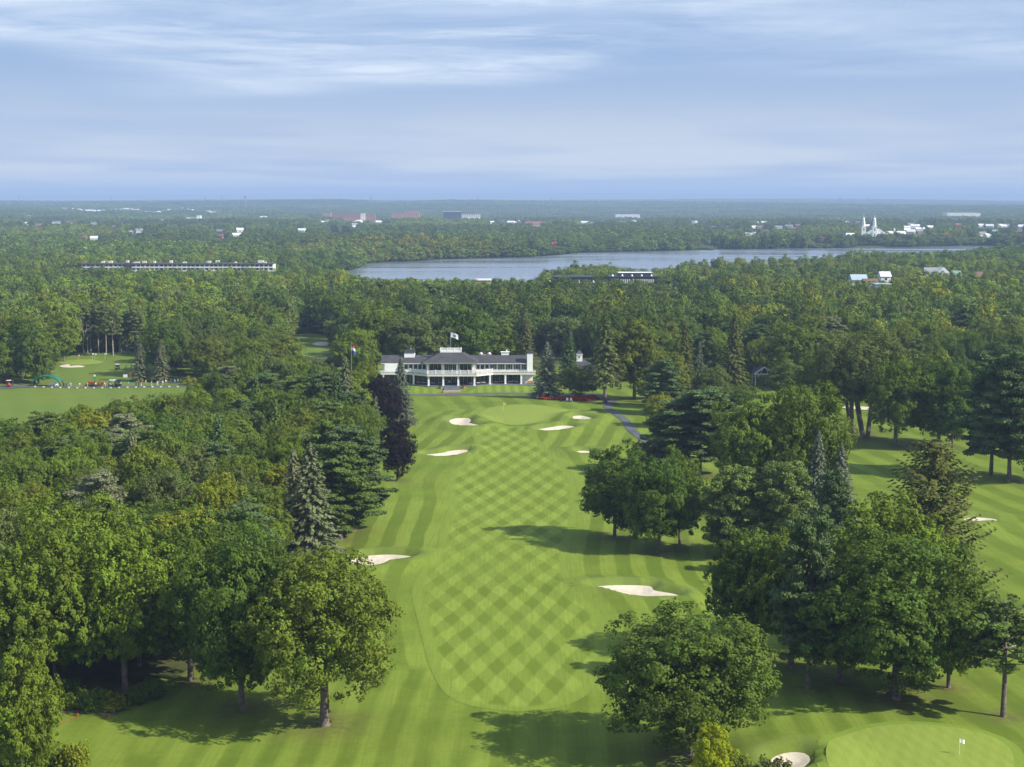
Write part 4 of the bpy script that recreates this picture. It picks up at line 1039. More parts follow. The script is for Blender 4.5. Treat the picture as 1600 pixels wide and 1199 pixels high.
print('TREES left', NLEFT, 'back', len(back), 'far single', len(far), 'points', len(pts), 'tree things', nd)

# thin bare turf and litter round the feet of the near trees
bare_ = np.zeros(len(gxx))
for a, b, c in PLACED:
    if b < 575 and c > 2.2:
        k = (np.abs(gxx - a) < 9) & (np.abs(gyy - b) < 9); bare_[k] = np.maximum(bare_[k], np.exp(-(((gxx[k] - a) ** 2 + (gyy[k] - b) ** 2) / (.45 * c + .8) ** 2)))
GROUND.data.attributes['bare'].data.foreach_set('value', bare_.astype(np.float32))

# ------------------------------------------------------------------ building helpers
class MB:
    """collects boxes, tubes, prisms into one mesh"""
    def __init__(s): s.v, s.f = [], []
    def add(s, v, f):
        o = len(s.v); s.v += [tuple(p) for p in v]; s.f += [tuple(i + o for i in q) for q in f]; return s
    def box(s, x0, x1, y0, y1, z0, z1):
        return s.add([(x0, y0, z0), (x1, y0, z0), (x1, y1, z0), (x0, y1, z0), (x0, y0, z1), (x1, y0, z1), (x1, y1, z1), (x0, y1, z1)],
                     [(3, 2, 1, 0), (4, 5, 6, 7), (0, 1, 5, 4), (1, 2, 6, 5), (2, 3, 7, 6), (3, 0, 4, 7)])
    def prism(s, poly, z0, z1):
        n = len(poly)
        a = sum(poly[i][0] * poly[(i + 1) % n][1] - poly[(i + 1) % n][0] * poly[i][1] for i in range(n))
        if a < 0: poly = poly[::-1]
        return s.add([(x, y, z0) for x, y in poly] + [(x, y, z1) for x, y in poly],
                     [tuple(range(n))[::-1], tuple(range(n, 2 * n))] + [(i, (i + 1) % n, n + (i + 1) % n, n + i) for i in range(n)])
    def frustum(s, r0, r1, z0, z1, thick=0.0):
        """rect r=(x0,x1,y0,y1) at z0 to rect r1 at z1"""
        a, b = r0, r1
        return s.add([(a[0], a[2], z0), (a[1], a[2], z0), (a[1], a[3], z0), (a[0], a[3], z0), (b[0], b[2], z1), (b[1], b[2], z1), (b[1], b[3], z1), (b[0], b[3], z1)],
                     [(3, 2, 1, 0), (4, 5, 6, 7), (0, 1, 5, 4), (1, 2, 6, 5), (2, 3, 7, 6), (3, 0, 4, 7)])
    def gable(s, x0, x1, y0, y1, z0, z1):
        """solid gable roof, ridge along x"""
        ym = (y0 + y1) / 2
        return s.add([(x0, y0, z0), (x1, y0, z0), (x1, y1, z0), (x0, y1, z0), (x0, ym, z1), (x1, ym, z1)], [(3, 2, 1, 0), (0, 1, 5, 4), (2, 3, 4, 5), (1, 2, 5), (3, 0, 4)])
    def gable_y(s, x0, x1, y0, y1, z0, z1):
        xm = (x0 + x1) / 2
        return s.add([(x0, y0, z0), (x1, y0, z0), (x1, y1, z0), (x0, y1, z0), (xm, y0, z1), (xm, y1, z1)], [(3, 2, 1, 0), (1, 2, 5, 4), (3, 0, 4, 5), (0, 1, 4), (2, 3, 5)])
    def cyl(s, x, y, z0, z1, r0, r1=None, n=10):
        r1 = r0 if r1 is None else r1
        c = [(math.cos(6.2832 * i / n), math.sin(6.2832 * i / n)) for i in range(n)]
        return s.add([(x + r0 * a, y + r0 * b, z0) for a, b in c] + [(x + r1 * a, y + r1 * b, z1) for a, b in c],
                     [tuple(range(n))[::-1], tuple(range(n, 2 * n))] + [(i, (i + 1) % n, n + (i + 1) % n, n + i) for i in range(n)])
    def bar(s, p, q, r=0.05, n=6):
        v, f = tube([p, q], [r, r], n); v = v.tolist(); f = f.tolist()
        return s.add(v, f + [tuple(range(n))[::-1], tuple(range(n, 2 * n))])
    def pipe(s, path, radii, n=8):
        v, f = tube(path, radii, n); return s.add(v.tolist(), f.tolist() + [tuple(range(n))[::-1], tuple(range(len(v) - n, len(v)))])
    def build(s, name, m_, parent=None, loc=None, bevel=0.0, smooth=False):
        me = bpy.data.meshes.new(name); me.from_pydata(s.v, [], s.f); me.validate(); me.update()
        if smooth: me.polygons.foreach_set('use_smooth', np.ones(len(me.polygons), bool))
        o = link(name, me, m_, parent, loc)
        if bevel:
            b = o.modifiers.new('bevel', 'BEVEL'); b.width = bevel; b.segments = 2; b.limit_method = 'ANGLE'
        return o
def inst(name, me, parent, loc, rz=0.0, sc=None):
    o = bpy.data.objects.new(name, me); COL.objects.link(o); o.parent = parent; o.location = loc; o.rotation_euler = (0, 0, rz)
    if sc: o.scale = sc
    return o
def shingle_mat(name, c, rowh=0.35):
    m_ = bpy.data.materials.new(name); m_.use_nodes = True; q = NT(m_.node_tree)
    pos = q.n('ShaderNodeTexCoord').outputs['Object']
    sp = q.n('ShaderNodeSeparateXYZ', None, Vector=pos)
    row = q.m('FRACT', q.m('DIVIDE', sp.outputs[2], rowh * .5))
    nz = q.noise(pos, 0.5, 6, 0.7); n2_ = q.noise(q.scalev(pos, (2.2, 2.2, 9)), 1.0, 2)
    col = q.mix(q.ramp(nz, .3, .7), tuple(v * .75 for v in c), tuple(v * 1.25 for v in c))
    col = q.mix(q.ramp(n2_, .35, .65, 0, .35), col, tuple(v * .6 for v in c))
    col = q.mix(q.ramp(row, .0, .25, .35, 0), col, tuple(v * .4 for v in c))
    b = q.n('ShaderNodeBsdfPrincipled', None, Base_Color=col, Roughness=0.8); b.inputs['Specular IOR Level'].default_value = .25
    q.n('ShaderNodeOutputMaterial', None, Surface=b); return m_
def glass_mat(name, c=(.02, .025, .03), rough=.08):
    m_ = pmat(name, c, rough, spec=.6, var=.3, scale=.4); return m_
M_WHITE = pmat('white_paint', (.82, .82, .80), .5, var=.04, scale=.6)
M_CREAM = pmat('cream_paint', (.62, .61, .56), .6, var=.06)
M_SLATE = shingle_mat('dark_shingles', (.062, .063, .070))
M_GLASS = glass_mat('dark_glass')
M_SHUT = pmat('dark_shutter_paint', (.030, .034, .045), .5)
M_STEP = pmat('blue_grey_stone', (.13, .15, .17), .8, var=.2)
M_TAN = pmat('tan_paving', (.36, .29, .20), .9, var=.15)
M_DECK = pmat('brown_decking', (.10, .065, .045), .8, var=.2)
M_WOOD = pmat('brown_wood', (.20, .085, .035), .55, var=.2, scale=3)
M_WICK = pmat('wicker', (.36, .20, .08), .7, var=.3, scale=5)
M_METAL = pmat('bright_metal', (.62, .63, .65), .3, metal=.8)
M_DARKM = pmat('dark_metal', (.03, .03, .035), .45)
M_BLACK = pmat('black_plastic', (.022, .023, .026), .5)
M_REDF = pmat('red_paint', (.45, .03, .02), .5)
M_CLOTH = pmat('white_cloth', (.72, .72, .72), .8)
M_GREYW = pmat('grey_wall', (.30, .31, .32), .7)

# ------------------------------------------------------------------ the clubhouse
CY, CZ = 545.0, 1.22
CX = atdepth(703.5, CY, CZ)
club = empty('clubhouse', (CX, CY, CZ)); tag(club, 'long white two-storey clubhouse with dark hipped roofs, balcony and columns', 'clubhouse')
plan = [(-28, 4.8), (-14.2, 4.8), (-7.9, -.5), (9.1, -.5), (14.6, 4.8), (29.4, 4.8), (29.4, 12), (-28, 12)]
MB().prism([(-27, 3.5), (-14, 3.5), (-8, -1.0), (9.2, -1.0), (14.6, 3.5), (29, 3.5), (29, 13), (-27, 13)], -1.0, 0.0).build('terrace_floor', M_STEP, club)
MB().prism(plan, 3.3, 3.98).build('balcony_slab', M_CREAM, club)
MB().prism([(x * .995, y + .12) for x, y in plan], 3.983, 4.08).build('balcony_deck', M_DECK, club)
gw = MB()
for x0, x1, yy_ in ((-26.5, -14.2, 9.5), (-14.2, 14.4, 6.2), (14.4, 24.6, 9.0)): gw.box(x0, x1, yy_, yy_ + .3, 0, 3.28)
gw.build('ground_floor_glazing', M_GLASS, club)
mu = [(-14.2 + 1.43 * k, 6.1) for k in range(21)] + [(15.3 + 1.55 * k, 8.9) for k in range(6)] + [(-25.5 + 1.9 * k, 9.4) for k in range(6)]
mum = MB().box(-.06, .06, -.05, .05, 0, 3.28).build('mullion', M_GREYW, club, (mu[0][0], mu[0][1], 0))
for x, y in mu[1:]: inst('mullion', mum.data, club, (x, y, 0))
MB().box(24.6, 28.4, 7.2, 11.5, 0, 3.29).build('end_wall', M_WHITE, club)
cm = MB().box(-.36, .36, -.36, .36, 0, .35).box(-.3, .3, -.3, .3, .35, 2.95).box(-.38, .38, -.38, .38, 2.95, 3.297)
c0 = cm.build('column', M_WHITE, club, (-7.4, .3, 0), bevel=.02)
for x, y in [(-2.4, .3), (2.75, .3), (8.3, .3), (-12.8, 4.2), (13.6, 4.2), (18.9, 5.3), (24.4, 5.3), (-18.2, 5.3), (-23.4, 5.3)]: inst('column', c0.data, club, (x, y, 0)).modifiers.new('bevel', 'BEVEL').width = .02
# balcony railing
rp = [(-14.0, 4.75), (-7.8, -.38), (9.0, -.38), (14.5, 4.75)]
postm = MB().box(-.13, .13, -.13, .13, 0, 1.42).box(-.17, .17, -.17, .17, 1.42, 1.5).build('railing_post', M_WHITE, club, (-7.8, -.38, 4.082))
pk, rl = MB(), MB()
def rail(a, b, n, h=1.25, posts=True, z=4.082):
    a = Vector(a); b = Vector(b); d = (b - a); L = d.length; d.normalize(); nn = Vector((-d.y, d.x))
    for zz0, zz1, w in ((.10, .2, .05), (h - .12, h, .08)):
        q = [a + nn * w, a - nn * w, b - nn * w, b + nn * w]
        rl.prism([(p.x, p.y) for p in q], z + zz0, z + zz1)
    m_ = int(L / .19)
    for i in range(m_):
        p = a + d * (i + .5) * L / m_
        pk.box(p.x - .045, p.x + .045, p.y - .03, p.y + .03, z + .2, z + h - .12)
    if posts:
        for i in range(n + 1):
            p = a + d * L * i / n; inst('railing_post', postm.data, club, (p.x, p.y, z))
rail(rp[0], rp[1], 3); rail(rp[1], rp[2], 6); rail(rp[2], rp[3], 3)
rail((14.6, 4.9), (29.2, 4.9), 6, .62, False); rail((-27.8, 4.9), (-14.2, 4.9), 6, .62, False)
lowp = MB().box(-.1, .1, -.1, .1, 0, .72).build('low_post', M_WHITE, club, (17.2, 4.9, 4.082))
for k in range(1, 5): inst('low_post', lowp.data, club, (17.2 + 2.75 * k, 4.9, 4.082))
for k in range(5): inst('low_post', lowp.data, club, (-26.5 + 2.75 * k, 4.9, 4.082))
rl.build('handrail', M_WHITE, club); tag(pk.build('pickets', M_WHITE, club), kind='stuff')
# upper floor: centre pavilion
MB().box(-8.2, 8.4, 4.2, 11, 4.084, 7.6).build('pavilion_wall', M_WHITE, club)
c2 = MB().box(-.33, .33, -.33, .33, 4.082, 7.597).build('upper_column', M_WHITE, club, (-7.7, .7, 0), bevel=.02)
for x in (-2.6, 2.4, 7.8): inst('upper_column', c2.data, club, (x, .7, 0))
inst('upper_column', c2.data, club, (8.1, 3.6, 0)); inst('upper_column', c2.data, club, (-8.0, 3.6, 0))
def window_proto(w, h, cols, rows=1, fr=.09, depth=.12, m_=M_WHITE):
    f = MB()
    f.box(-w / 2, w / 2, 0, depth, 0, fr); f.box(-w / 2, w / 2, 0, depth, h - fr, h)
    for i in range(cols + 1):
        x = -w / 2 + (w - fr) * i / cols; f.box(x, x + fr, .004, depth - .004, fr, h - fr)
    for j in range(1, rows): f.box(-w / 2 + fr, w / 2 - fr, .008, depth - .01, h * j / rows - .03, h * j / rows + .03)
    me_ = f.build('window', m_); g = MB().box(-w / 2 + .02, w / 2 - .02, .05, .1, .02, h - .02).build('pane', M_GLASS)
    a, b = me_.data, g.data
    bpy.data.objects.remove(me_); bpy.data.objects.remove(g)
    return a, b
def put_window(pr, parent, x, y, z, rz=0.0):
    o = inst('window', pr[0], parent, (x, y, z), rz); inst('pane', pr[1], o, (0, 0, 0)); return o
wb, wd, ws, wl = window_proto(4.0, 2.3, 3), window_proto(1.25, 2.4, 2, 3), window_proto(1.1, 1.75, 1, 2), window_proto(1.3, 1.75, 1)
put_window(wb, club, -5.2, 4.07, 4.9); put_window(wb, club, 5.2, 4.07, 4.9)
for k in range(3): put_window(wd, club, -1.45 + 1.4 * k, 4.07, 4.5)
MB().frustum((-8.9, 9.2, -.5, 12), (-9.4, 9.7, -1.0, 12.5), 7.6, 8.06).build('eaves', M_WHITE, club)
MB().frustum((-9.5, 9.8, -1.1, 12.6), (-3.5, 3.6, 4.2, 7.4), 8.063, 11.1).build('pavilion_roof', M_SLATE, club)
MB().box(-3.6, 3.7, 4.1, 7.5, 11.103, 11.55).build('roof_deck', M_WHITE, club)
pk2, rl2 = MB(), MB(); _pk, _rl = pk, rl; pk, rl = pk2, rl2
for a, b in (((-3.5, 4.2), (3.6, 4.2)), ((3.6, 4.2), (3.6, 7.4)), ((-3.5, 7.4), (3.6, 7.4)), ((-3.5, 4.2), (-3.5, 7.4))): rail(a, b, 1, .85, False, 11.553)
rl2.build('deck_rail', M_WHITE, club); tag(pk2.build('deck_pickets', M_CREAM, club), kind='stuff')
dp = MB().box(-.15, .15, -.15, .15, 11.553, 12.55).build('deck_post', M_WHITE, club, (-3.5, 4.2, 0))
for x, y in ((-1.1, 4.2), (1.25, 4.2), (3.6, 4.2), (-3.5, 7.4), (3.6, 7.4)): inst('deck_post', dp.data, club, (x, y, 0))
# wings
for sx_, x0, x1 in ((1, 8.43, 28.0), (-1, -23.6, -8.23)):
    MB().box(x0, x1, 6.4, 14.5, 4.085, 7.0).build('wing_wall', M_WHITE, club)
    MB().gable(x0 - (.6 if sx_ < 0 else 6), x1 + (.3 if sx_ > 0 else 6), 5.5, 15.4, 7.16, 9.55).build('wing_roof', M_SLATE, club)
    MB().box(x0 - (.5 if sx_ < 0 else 0), x1 + (.25 if sx_ > 0 else 0), 5.45, 15.3, 7.003, 7.157).build('wing_gutter', M_WHITE, club)
MB().box(-22.9, -17.3, 5.4, 6.39, 4.085, 7.0).build('blank_bay', M_WHITE, club)
sh = MB()
for i in range(9): sh.box(-.23, .23, 0, .06, .04 + .19 * i, .2 + .19 * i)
sh.box(-.25, -.2, -.005, .07, 0, 1.75).box(.2, .25, -.005, .07, 0, 1.75)
shm = sh.build('shutter', M_SHUT, club, (14.75 - .8, 6.3, 4.98))
for i in range(5):
    x = 14.75 + 2.72 * i; put_window(ws, club, x, 6.28, 4.98)
    for s in (-.8, .8):
        if i or s > 0: inst('shutter', shm.data, club, (x + s, 6.3, 4.98))
for x in (9.4, 10.9, 12.5, -9.2, -10.7, -12.2, -13.9, -15.5): put_window(wl, club, x, 6.28, 4.98)
MB().box(26.4, 28.4, 5.2, 7.19, 4.085, 10.7).build('end_chimney', M_WHITE, club)
MB().frustum((26.25, 28.55, 5.05, 7.35), (26.9, 27.9, 5.7, 6.7), 10.703, 11.7).box(27.1, 27.7, 5.9, 6.5, 11.7, 12.1).build('chimney_cap', M_SHUT, club)
MB().box(-16.3, -12.7, 9, 12, 8.2, 10.5).build('roof_lantern', M_WHITE, club)
MB().frustum((-16.5, -12.5, 8.8, 12.2), (-15.9, -13.1, 9.4, 11.6), 10.503, 11.5).build('lantern_cap', M_SHUT, club)
MB().cyl(-14.2, 10.5, 11.5, 12.2, .15).build('vent_pipe', M_METAL, club)
for x in (10.3, 13.2): MB().cyl(x, 11.2, 8.8, 9.9, .62).cyl(x, 11.2, 9.9, 10.5, .8, .35).build('roof_fan', M_METAL, club)
MB().box(9.4, 14.2, 10.8, 12.4, 8.6, 9.62).build('fan_base', M_WICK, club)
MB().box(17.4, 20.1, 10.6, 12.4, 8.6, 10.5).box(17.2, 20.3, 10.4, 12.6, 10.5, 10.66).cyl(19.3, 11.5, 10.66, 11.3, .25).build('roof_box', M_WHITE, club)
# steps
st0 = None
for i in range(6):
    o = MB().box(-1.95, 3.5, -1.05 - .75 * (i + 1), -1.05 - .75 * i - .003, -1.4, -.15 * (i + 1)).build('step', M_STEP, club)
MB().box(-2.2, 3.75, -8.0, -5.56, -1.6, -.93).build('landing', M_TAN, club)
# flag on the roof
fp = empty('flagpole', (CX, CY + 5.8, CZ + 11.55)); tag(fp, 'white flag with dark emblem flying from a pole on the clubhouse roof', 'flag')
MB().pipe([(0, 0, 0), (0, 0, 3.5), (0, 0, 6.6)], [.09, .075, .05]).build('pole', M_METAL, fp)
def flag_mesh(w, h, nx=14, nz=6, droop=.35, amp=.12):
    v, f = [], []
    for j in range(nz + 1):
        for i in range(nx + 1):
            u = i / nx; v.append((w * u * .93, amp * math.sin(u * 7 + j * .3) * (0.3 + u), h * (j / nz - 1) - droop * w * u * (.6 + .4 * u)))
    for j in range(nz):
        for i in range(nx): a = j * (nx + 1) + i; f.append((a, a + 1, a + nx + 2, a + nx + 1))
    return v, f
def flag_mat(name, c, emblem=None):
    m_ = bpy.data.materials.new(name); m_.use_nodes = True; q = NT(m_.node_tree)
    g_ = q.n('ShaderNodeTexCoord').outputs['Object']; sp = q.n('ShaderNodeSeparateXYZ', None, Vector=g_)
    col = c
    if emblem == 'mark':
        dx = q.m('SUBTRACT', sp.outputs[0], 1.35); dz = q.m('ADD', q.m('ADD', sp.outputs[2], .95), q.m('MULTIPLY', sp.outputs[0], .22))
        r_ = q.m('SQRT', q.m('ADD', q.m('MULTIPLY', dx, dx), q.m('MULTIPLY', q.m('MULTIPLY', dz, dz), 1.5)))
        ring = q.m('SUBTRACT', q.ramp(r_, .56, .52), q.m('MULTIPLY', q.ramp(r_, .36, .32), .45))
        col = q.mix(ring, c, (.03, .04, .07))
    if emblem == 'bands':
        b1 = q.ramp(q.m('ADD', sp.outputs[2], q.m('MULTIPLY', sp.outputs[0], .5)), -.95, -.93)
        b2 = q.ramp(q.m('ADD', sp.outputs[2], q.m('MULTIPLY', sp.outputs[0], .5)), -1.9, -1.88)
        col = q.mix(b2, (.03, .09, .42), q.mix(b1, (.75, .75, .75), (.50, .02, .03)))
    b = q.n('ShaderNodeBsdfPrincipled', None, Base_Color=col, Roughness=.8)
    tr = q.n('ShaderNodeBsdfTranslucent', None, Color=col)
    q.n('ShaderNodeOutputMaterial', None, Surface=q.n('ShaderNodeMixShader', None, i0=.3, i1=b, i2=tr)); return m_
MB().add(*flag_mesh(2.7, 1.7)).build('flag', flag_mat('white_flag', (.75, .76, .78), 'mark'), fp, (.09, 0, 6.4), smooth=True)
fx, fy = atdepth(549.5, 548, 0), 548.0
fl = empty('flagpole', (fx, fy, float(base_h(fx, fy)))); tag(fl, 'pole with a red, white and blue flag left of the clubhouse', 'flag')
MB().pipe([(0, 0, 0), (0, 0, 6), (0, 0, 14.6)], [.11, .09, .05]).build('pole', M_METAL, fl); MB().cyl(0, 0, 14.6, 14.85, .12).build('finial', M_WICK, fl)
MB().add(*flag_mesh(1.5, 2.6, 8, 8, .9, .2)).build('flag', flag_mat('banded_flag', (.7, .7, .7), 'bands'), fl, (.09, 0, 14.2), smooth=True)

# terrace tables and chairs
def make_table(loc, label):
    r = empty('dining_table', loc); tag(r, label, 'table', 'tables on the clubhouse terrace')
    MB().box(-.6, .6, -.45, .45, .70, .76).build('table_top', M_CLOTH, r)
    MB().box(-.62, .62, -.47, .47, .5, .698).build('tablecloth_skirt', M_WOOD, r)
    lg = MB().box(-.04, .04, -.04, .04, 0, .5).build('leg', M_WOOD, r, (-.5, -.36, 0))
    for x, y in ((.5, -.36), (.5, .36), (-.5, .36)): inst('leg', lg.data, r, (x, y, 0))
    return r
def make_chair(loc, rz, label):
    r = empty('terrace_chair', loc, rz); tag(r, label, 'chair', 'chairs on the clubhouse terrace')
    MB().box(-.24, .24, -.24, .24, .42, .48).build('seat', M_WOOD, r); MB().box(-.24, .24, .19, .24, .48, .98).build('backrest', M_WOOD, r)
    lg = MB().box(-.03, .03, -.03, .03, 0, .418).build('leg', M_WOOD, r, (-.2, -.2, 0))
    for x, y in ((.2, -.2), (.2, .2), (-.2, .2)): inst('leg', lg.data, r, (x, y, 0))
    return r
T0 = C0 = None
tabs = [(-10.6, 4.6), (-6.1, 2.4), (-3.8, 3.2), (6.9, 2.4), (9.6, 3.0), (11.4, 4.3), (15.7, 6.6), (17.6, 7.2), (20.4, 6.6), (22.6, 6.8), (25.5, 6.4), (-9.0, 3.6)]
where = ['far left under the balcony', 'second under the left balcony', 'left of the clubhouse entrance doors', 'first right of the entrance steps', 'second right of the entrance steps', 'beside the corner column right of the steps',
         'leftmost under the right wing', 'between the first two right wing columns', 'third under the right wing', 'before the last right wing column', 'beside the grey end wall', 'behind the left balcony column']
for k, (x, y) in enumerate(tabs):
    lc = (CX + x, CY + y, CZ + .004); lab = 'white-topped terrace table ' + where[k]
    if T0 is None: T0 = make_table(lc, lab)
    else: dup(T0, lc, 0, lab)
    for s in (-1, 1):
        l2 = (CX + x + s * .98, CY + y + .1 * s, CZ + .004); rz = math.pi / 2 * -s
        cl = f'brown chair {"left" if s < 0 else "right"} of the table {where[k]}'
        if C0 is None: C0 = make_chair(l2, rz, cl)
        else: dup(C0, l2, rz, cl)
sf = empty('wicker_sofa', (CX + 27.4, CY + 5.9, CZ + .004)); tag(sf, 'tan wicker sofa at the right end of the clubhouse terrace', 'sofa')
MB().box(-.9, .9, -.4, .35, .12, .42).build('seat', M_WICK, sf); MB().box(-.9, .9, .352, .48, .12, .95).build('backrest', M_WICK, sf)
ar = MB().box(-.06, .06, -.4, .35, .12, .66).build('armrest', M_WICK, sf, (-.965, 0, 0)); inst('armrest', ar.data, sf, (.965, 0, 0))
# planters beside the steps
for k, x in enumerate((-3.1, 4.6)):
    r = empty('planter', (CX + x, CY - 2.2, float(base_h(CX + x, CY - 2.2)))); tag(r, ['stone planter with flowers left of the entrance steps', 'stone planter with red flowers right of the entrance steps'][k], 'planter')
    MB().cyl(0, 0, -.05, .55, .45, .7, 9).build('stone_bowl', M_TAN, r, bevel=.04)
    rng = np.random.default_rng(k); u = unit(rng.normal(size=(160, 3))); u[:, 2] = np.abs(u[:, 2])
    pl_ = link('foliage', leaf_mesh('planter_plant', [(cards(u * np.array([.75, .75, .6]) * rng.uniform(.5, 1, (160, 1)) + [0, 0, .6], u, .22, rng), rng.uniform(0, 1, 160))], M_LEAF), parent=r); pl_.color = (*[(.10, .12, .03), (.30, .03, .03)][k], 1)

# small building with a cupola, pavilion roof with white truss
def small_house(name, cx, cy, w, d, h, rh, wall, roof, label, cat, z=None, ridge='x', rz=0.0):
    r = empty(name, (cx, cy, float(base_h(cx, cy)) if z is None else z), rz); tag(r, label, cat)
    MB().box(-w / 2, w / 2, -d / 2, d / 2, -.5, h).build('wall', wall, r)
    m_ = MB(); (m_.gable if ridge == 'x' else m_.gable_y)(-w / 2 - .4, w / 2 + .4, -d / 2 - .4, d / 2 + .4, h + .003, h + rh); m_.build('roof', roof, r)
    return r
hx_, hy_ = atdepth(905, 582), 582.0
cb = empty('cupola_building', (hx_, hy_, float(base_h(hx_, hy_)))); cb.scale = (.85,) * 3; tag(cb, 'low white building with dark hipped roof and white cupola behind the round dark tree', 'building')
MB().box(-7, 7, -4, 4, -.5, 3.6).build('wall', M_WHITE, cb)
MB().frustum((-7.8, 7.8, -4.8, 4.8), (-2, 2, -.3, .3), 3.603, 7.3).build('roof', M_SLATE, cb)
MB().box(-1.25, 1.25, -1.25, 1.25, 6.2, 9.5).box(-1.5, 1.5, -1.5, 1.5, 9.5, 9.75).build('cupola', M_WHITE, cb)
MB().frustum((-1.5, 1.5, -1.5, 1.5), (-.35, .35, -.35, .35), 9.753, 11.2).build('cupola_roof', M_SLATE, cb)
for k in range(3): put_window(wl, cb, -4.5 + 2.6 * k, -4.1, 1.0)
put_window(window_proto(.9, 1.1, 2), cb, 0, -1.36, 7.9)
vx, vy = atdepth(1191, 556), 556.0
pv = empty('pavilion', (vx, vy, float(base_h(vx, vy)))); tag(pv, 'dark-roofed pavilion with white trussed gable among the trees right of centre', 'pavilion')
MB().gable_y(-3.4, 3.4, -4, 4, 4.2, 6.6).build('roof', M_SLATE, pv)
tr_ = MB(); tr_.bar((-3.5, -4.15, 4.2), (3.5, -4.15, 4.2), .26); tr_.bar((-3.5, -4.15, 4.2), (0, -4.15, 6.7), .26); tr_.bar((3.5, -4.15, 4.2), (0, -4.15, 6.7), .26); tr_.bar((-1.4, -4.15, 4.2), (-.6, -4.15, 6.2), .1); tr_.bar((1.4, -4.15, 4.2), (.6, -4.15, 6.2), .1)
tr_.build('gable_truss', M_WHITE, pv)
pp = MB().box(-.15, .15, -.15, .15, -.3, 4.2).build('post', M_WHITE, pv, (-3, -3.7, 0))
for x, y in ((3, -3.7), (3, 3.7), (-3, 3.7)): inst('post', pp.data, pv, (x, y, 0))

# ------------------------------------------------------------------ people
M_SKIN = pmat('skin', (.52, .33, .24), .6, var=.05)
CL = {}
def cloth(c):
    if c not in CL: CL[c] = pmat('cloth_%d' % len(CL), c, .85, var=.1)
    return CL[c]
HAIR = pmat('hair', (.05, .035, .025), .7)
POSES = {
 'stand': dict(pel=(0, 0, .95), ch=(0, 0, 1.32), nk=(0, .0, 1.5), hd=(0, -.02, 1.64), kl=(-.11, -.02, .5), al=(-.13, .02, .08), kr=(.11, -.02, .5), ar_=(.13, .02, .08), el=(-.27, .02, 1.14), wl_=(-.27, -.08, .88), er=(.27, .02, 1.14), wr=(.27, -.08, .88)),
 'swing': dict(pel=(0, .08, .92), ch=(.02, -.10, 1.26), nk=(.03, -.2, 1.42), hd=(.05, -.3, 1.53), kl=(-.16, -.06, .5), al=(-.22, .02, .08), kr=(.16, -.06, .5), ar_=(.22, .02, .08), el=(-.16, -.3, 1.05), wl_=(-.02, -.42, .85), er=(.18, -.3, 1.05), wr=(.04, -.44, .82)),
 'walk': dict(pel=(0, 0, .94), ch=(0, -.02, 1.31), nk=(0, -.02, 1.49), hd=(0, -.05, 1.63), kl=(-.1, -.18, .53), al=(-.1, -.22, .1), kr=(.1, .04, .5), ar_=(.1, .3, .14), el=(-.26, .14, 1.14), wl_=(-.24, .12, .9), er=(.26, -.14, 1.14), wr=(.22, -.3, .98)),
 'sit': dict(pel=(0, 0, .52), ch=(0, .04, .9), nk=(0, .04, 1.08), hd=(0, .02, 1.22), kl=(-.12, -.45, .52), al=(-.12, -.48, .08), kr=(.12, -.45, .52), ar_=(.12, -.48, .08), el=(-.26, -.1, .76), wl_=(-.2, -.36, .74), er=(.26, -.1, .76), wr=(.2, -.36, .74)),
}
PCACHE = {}
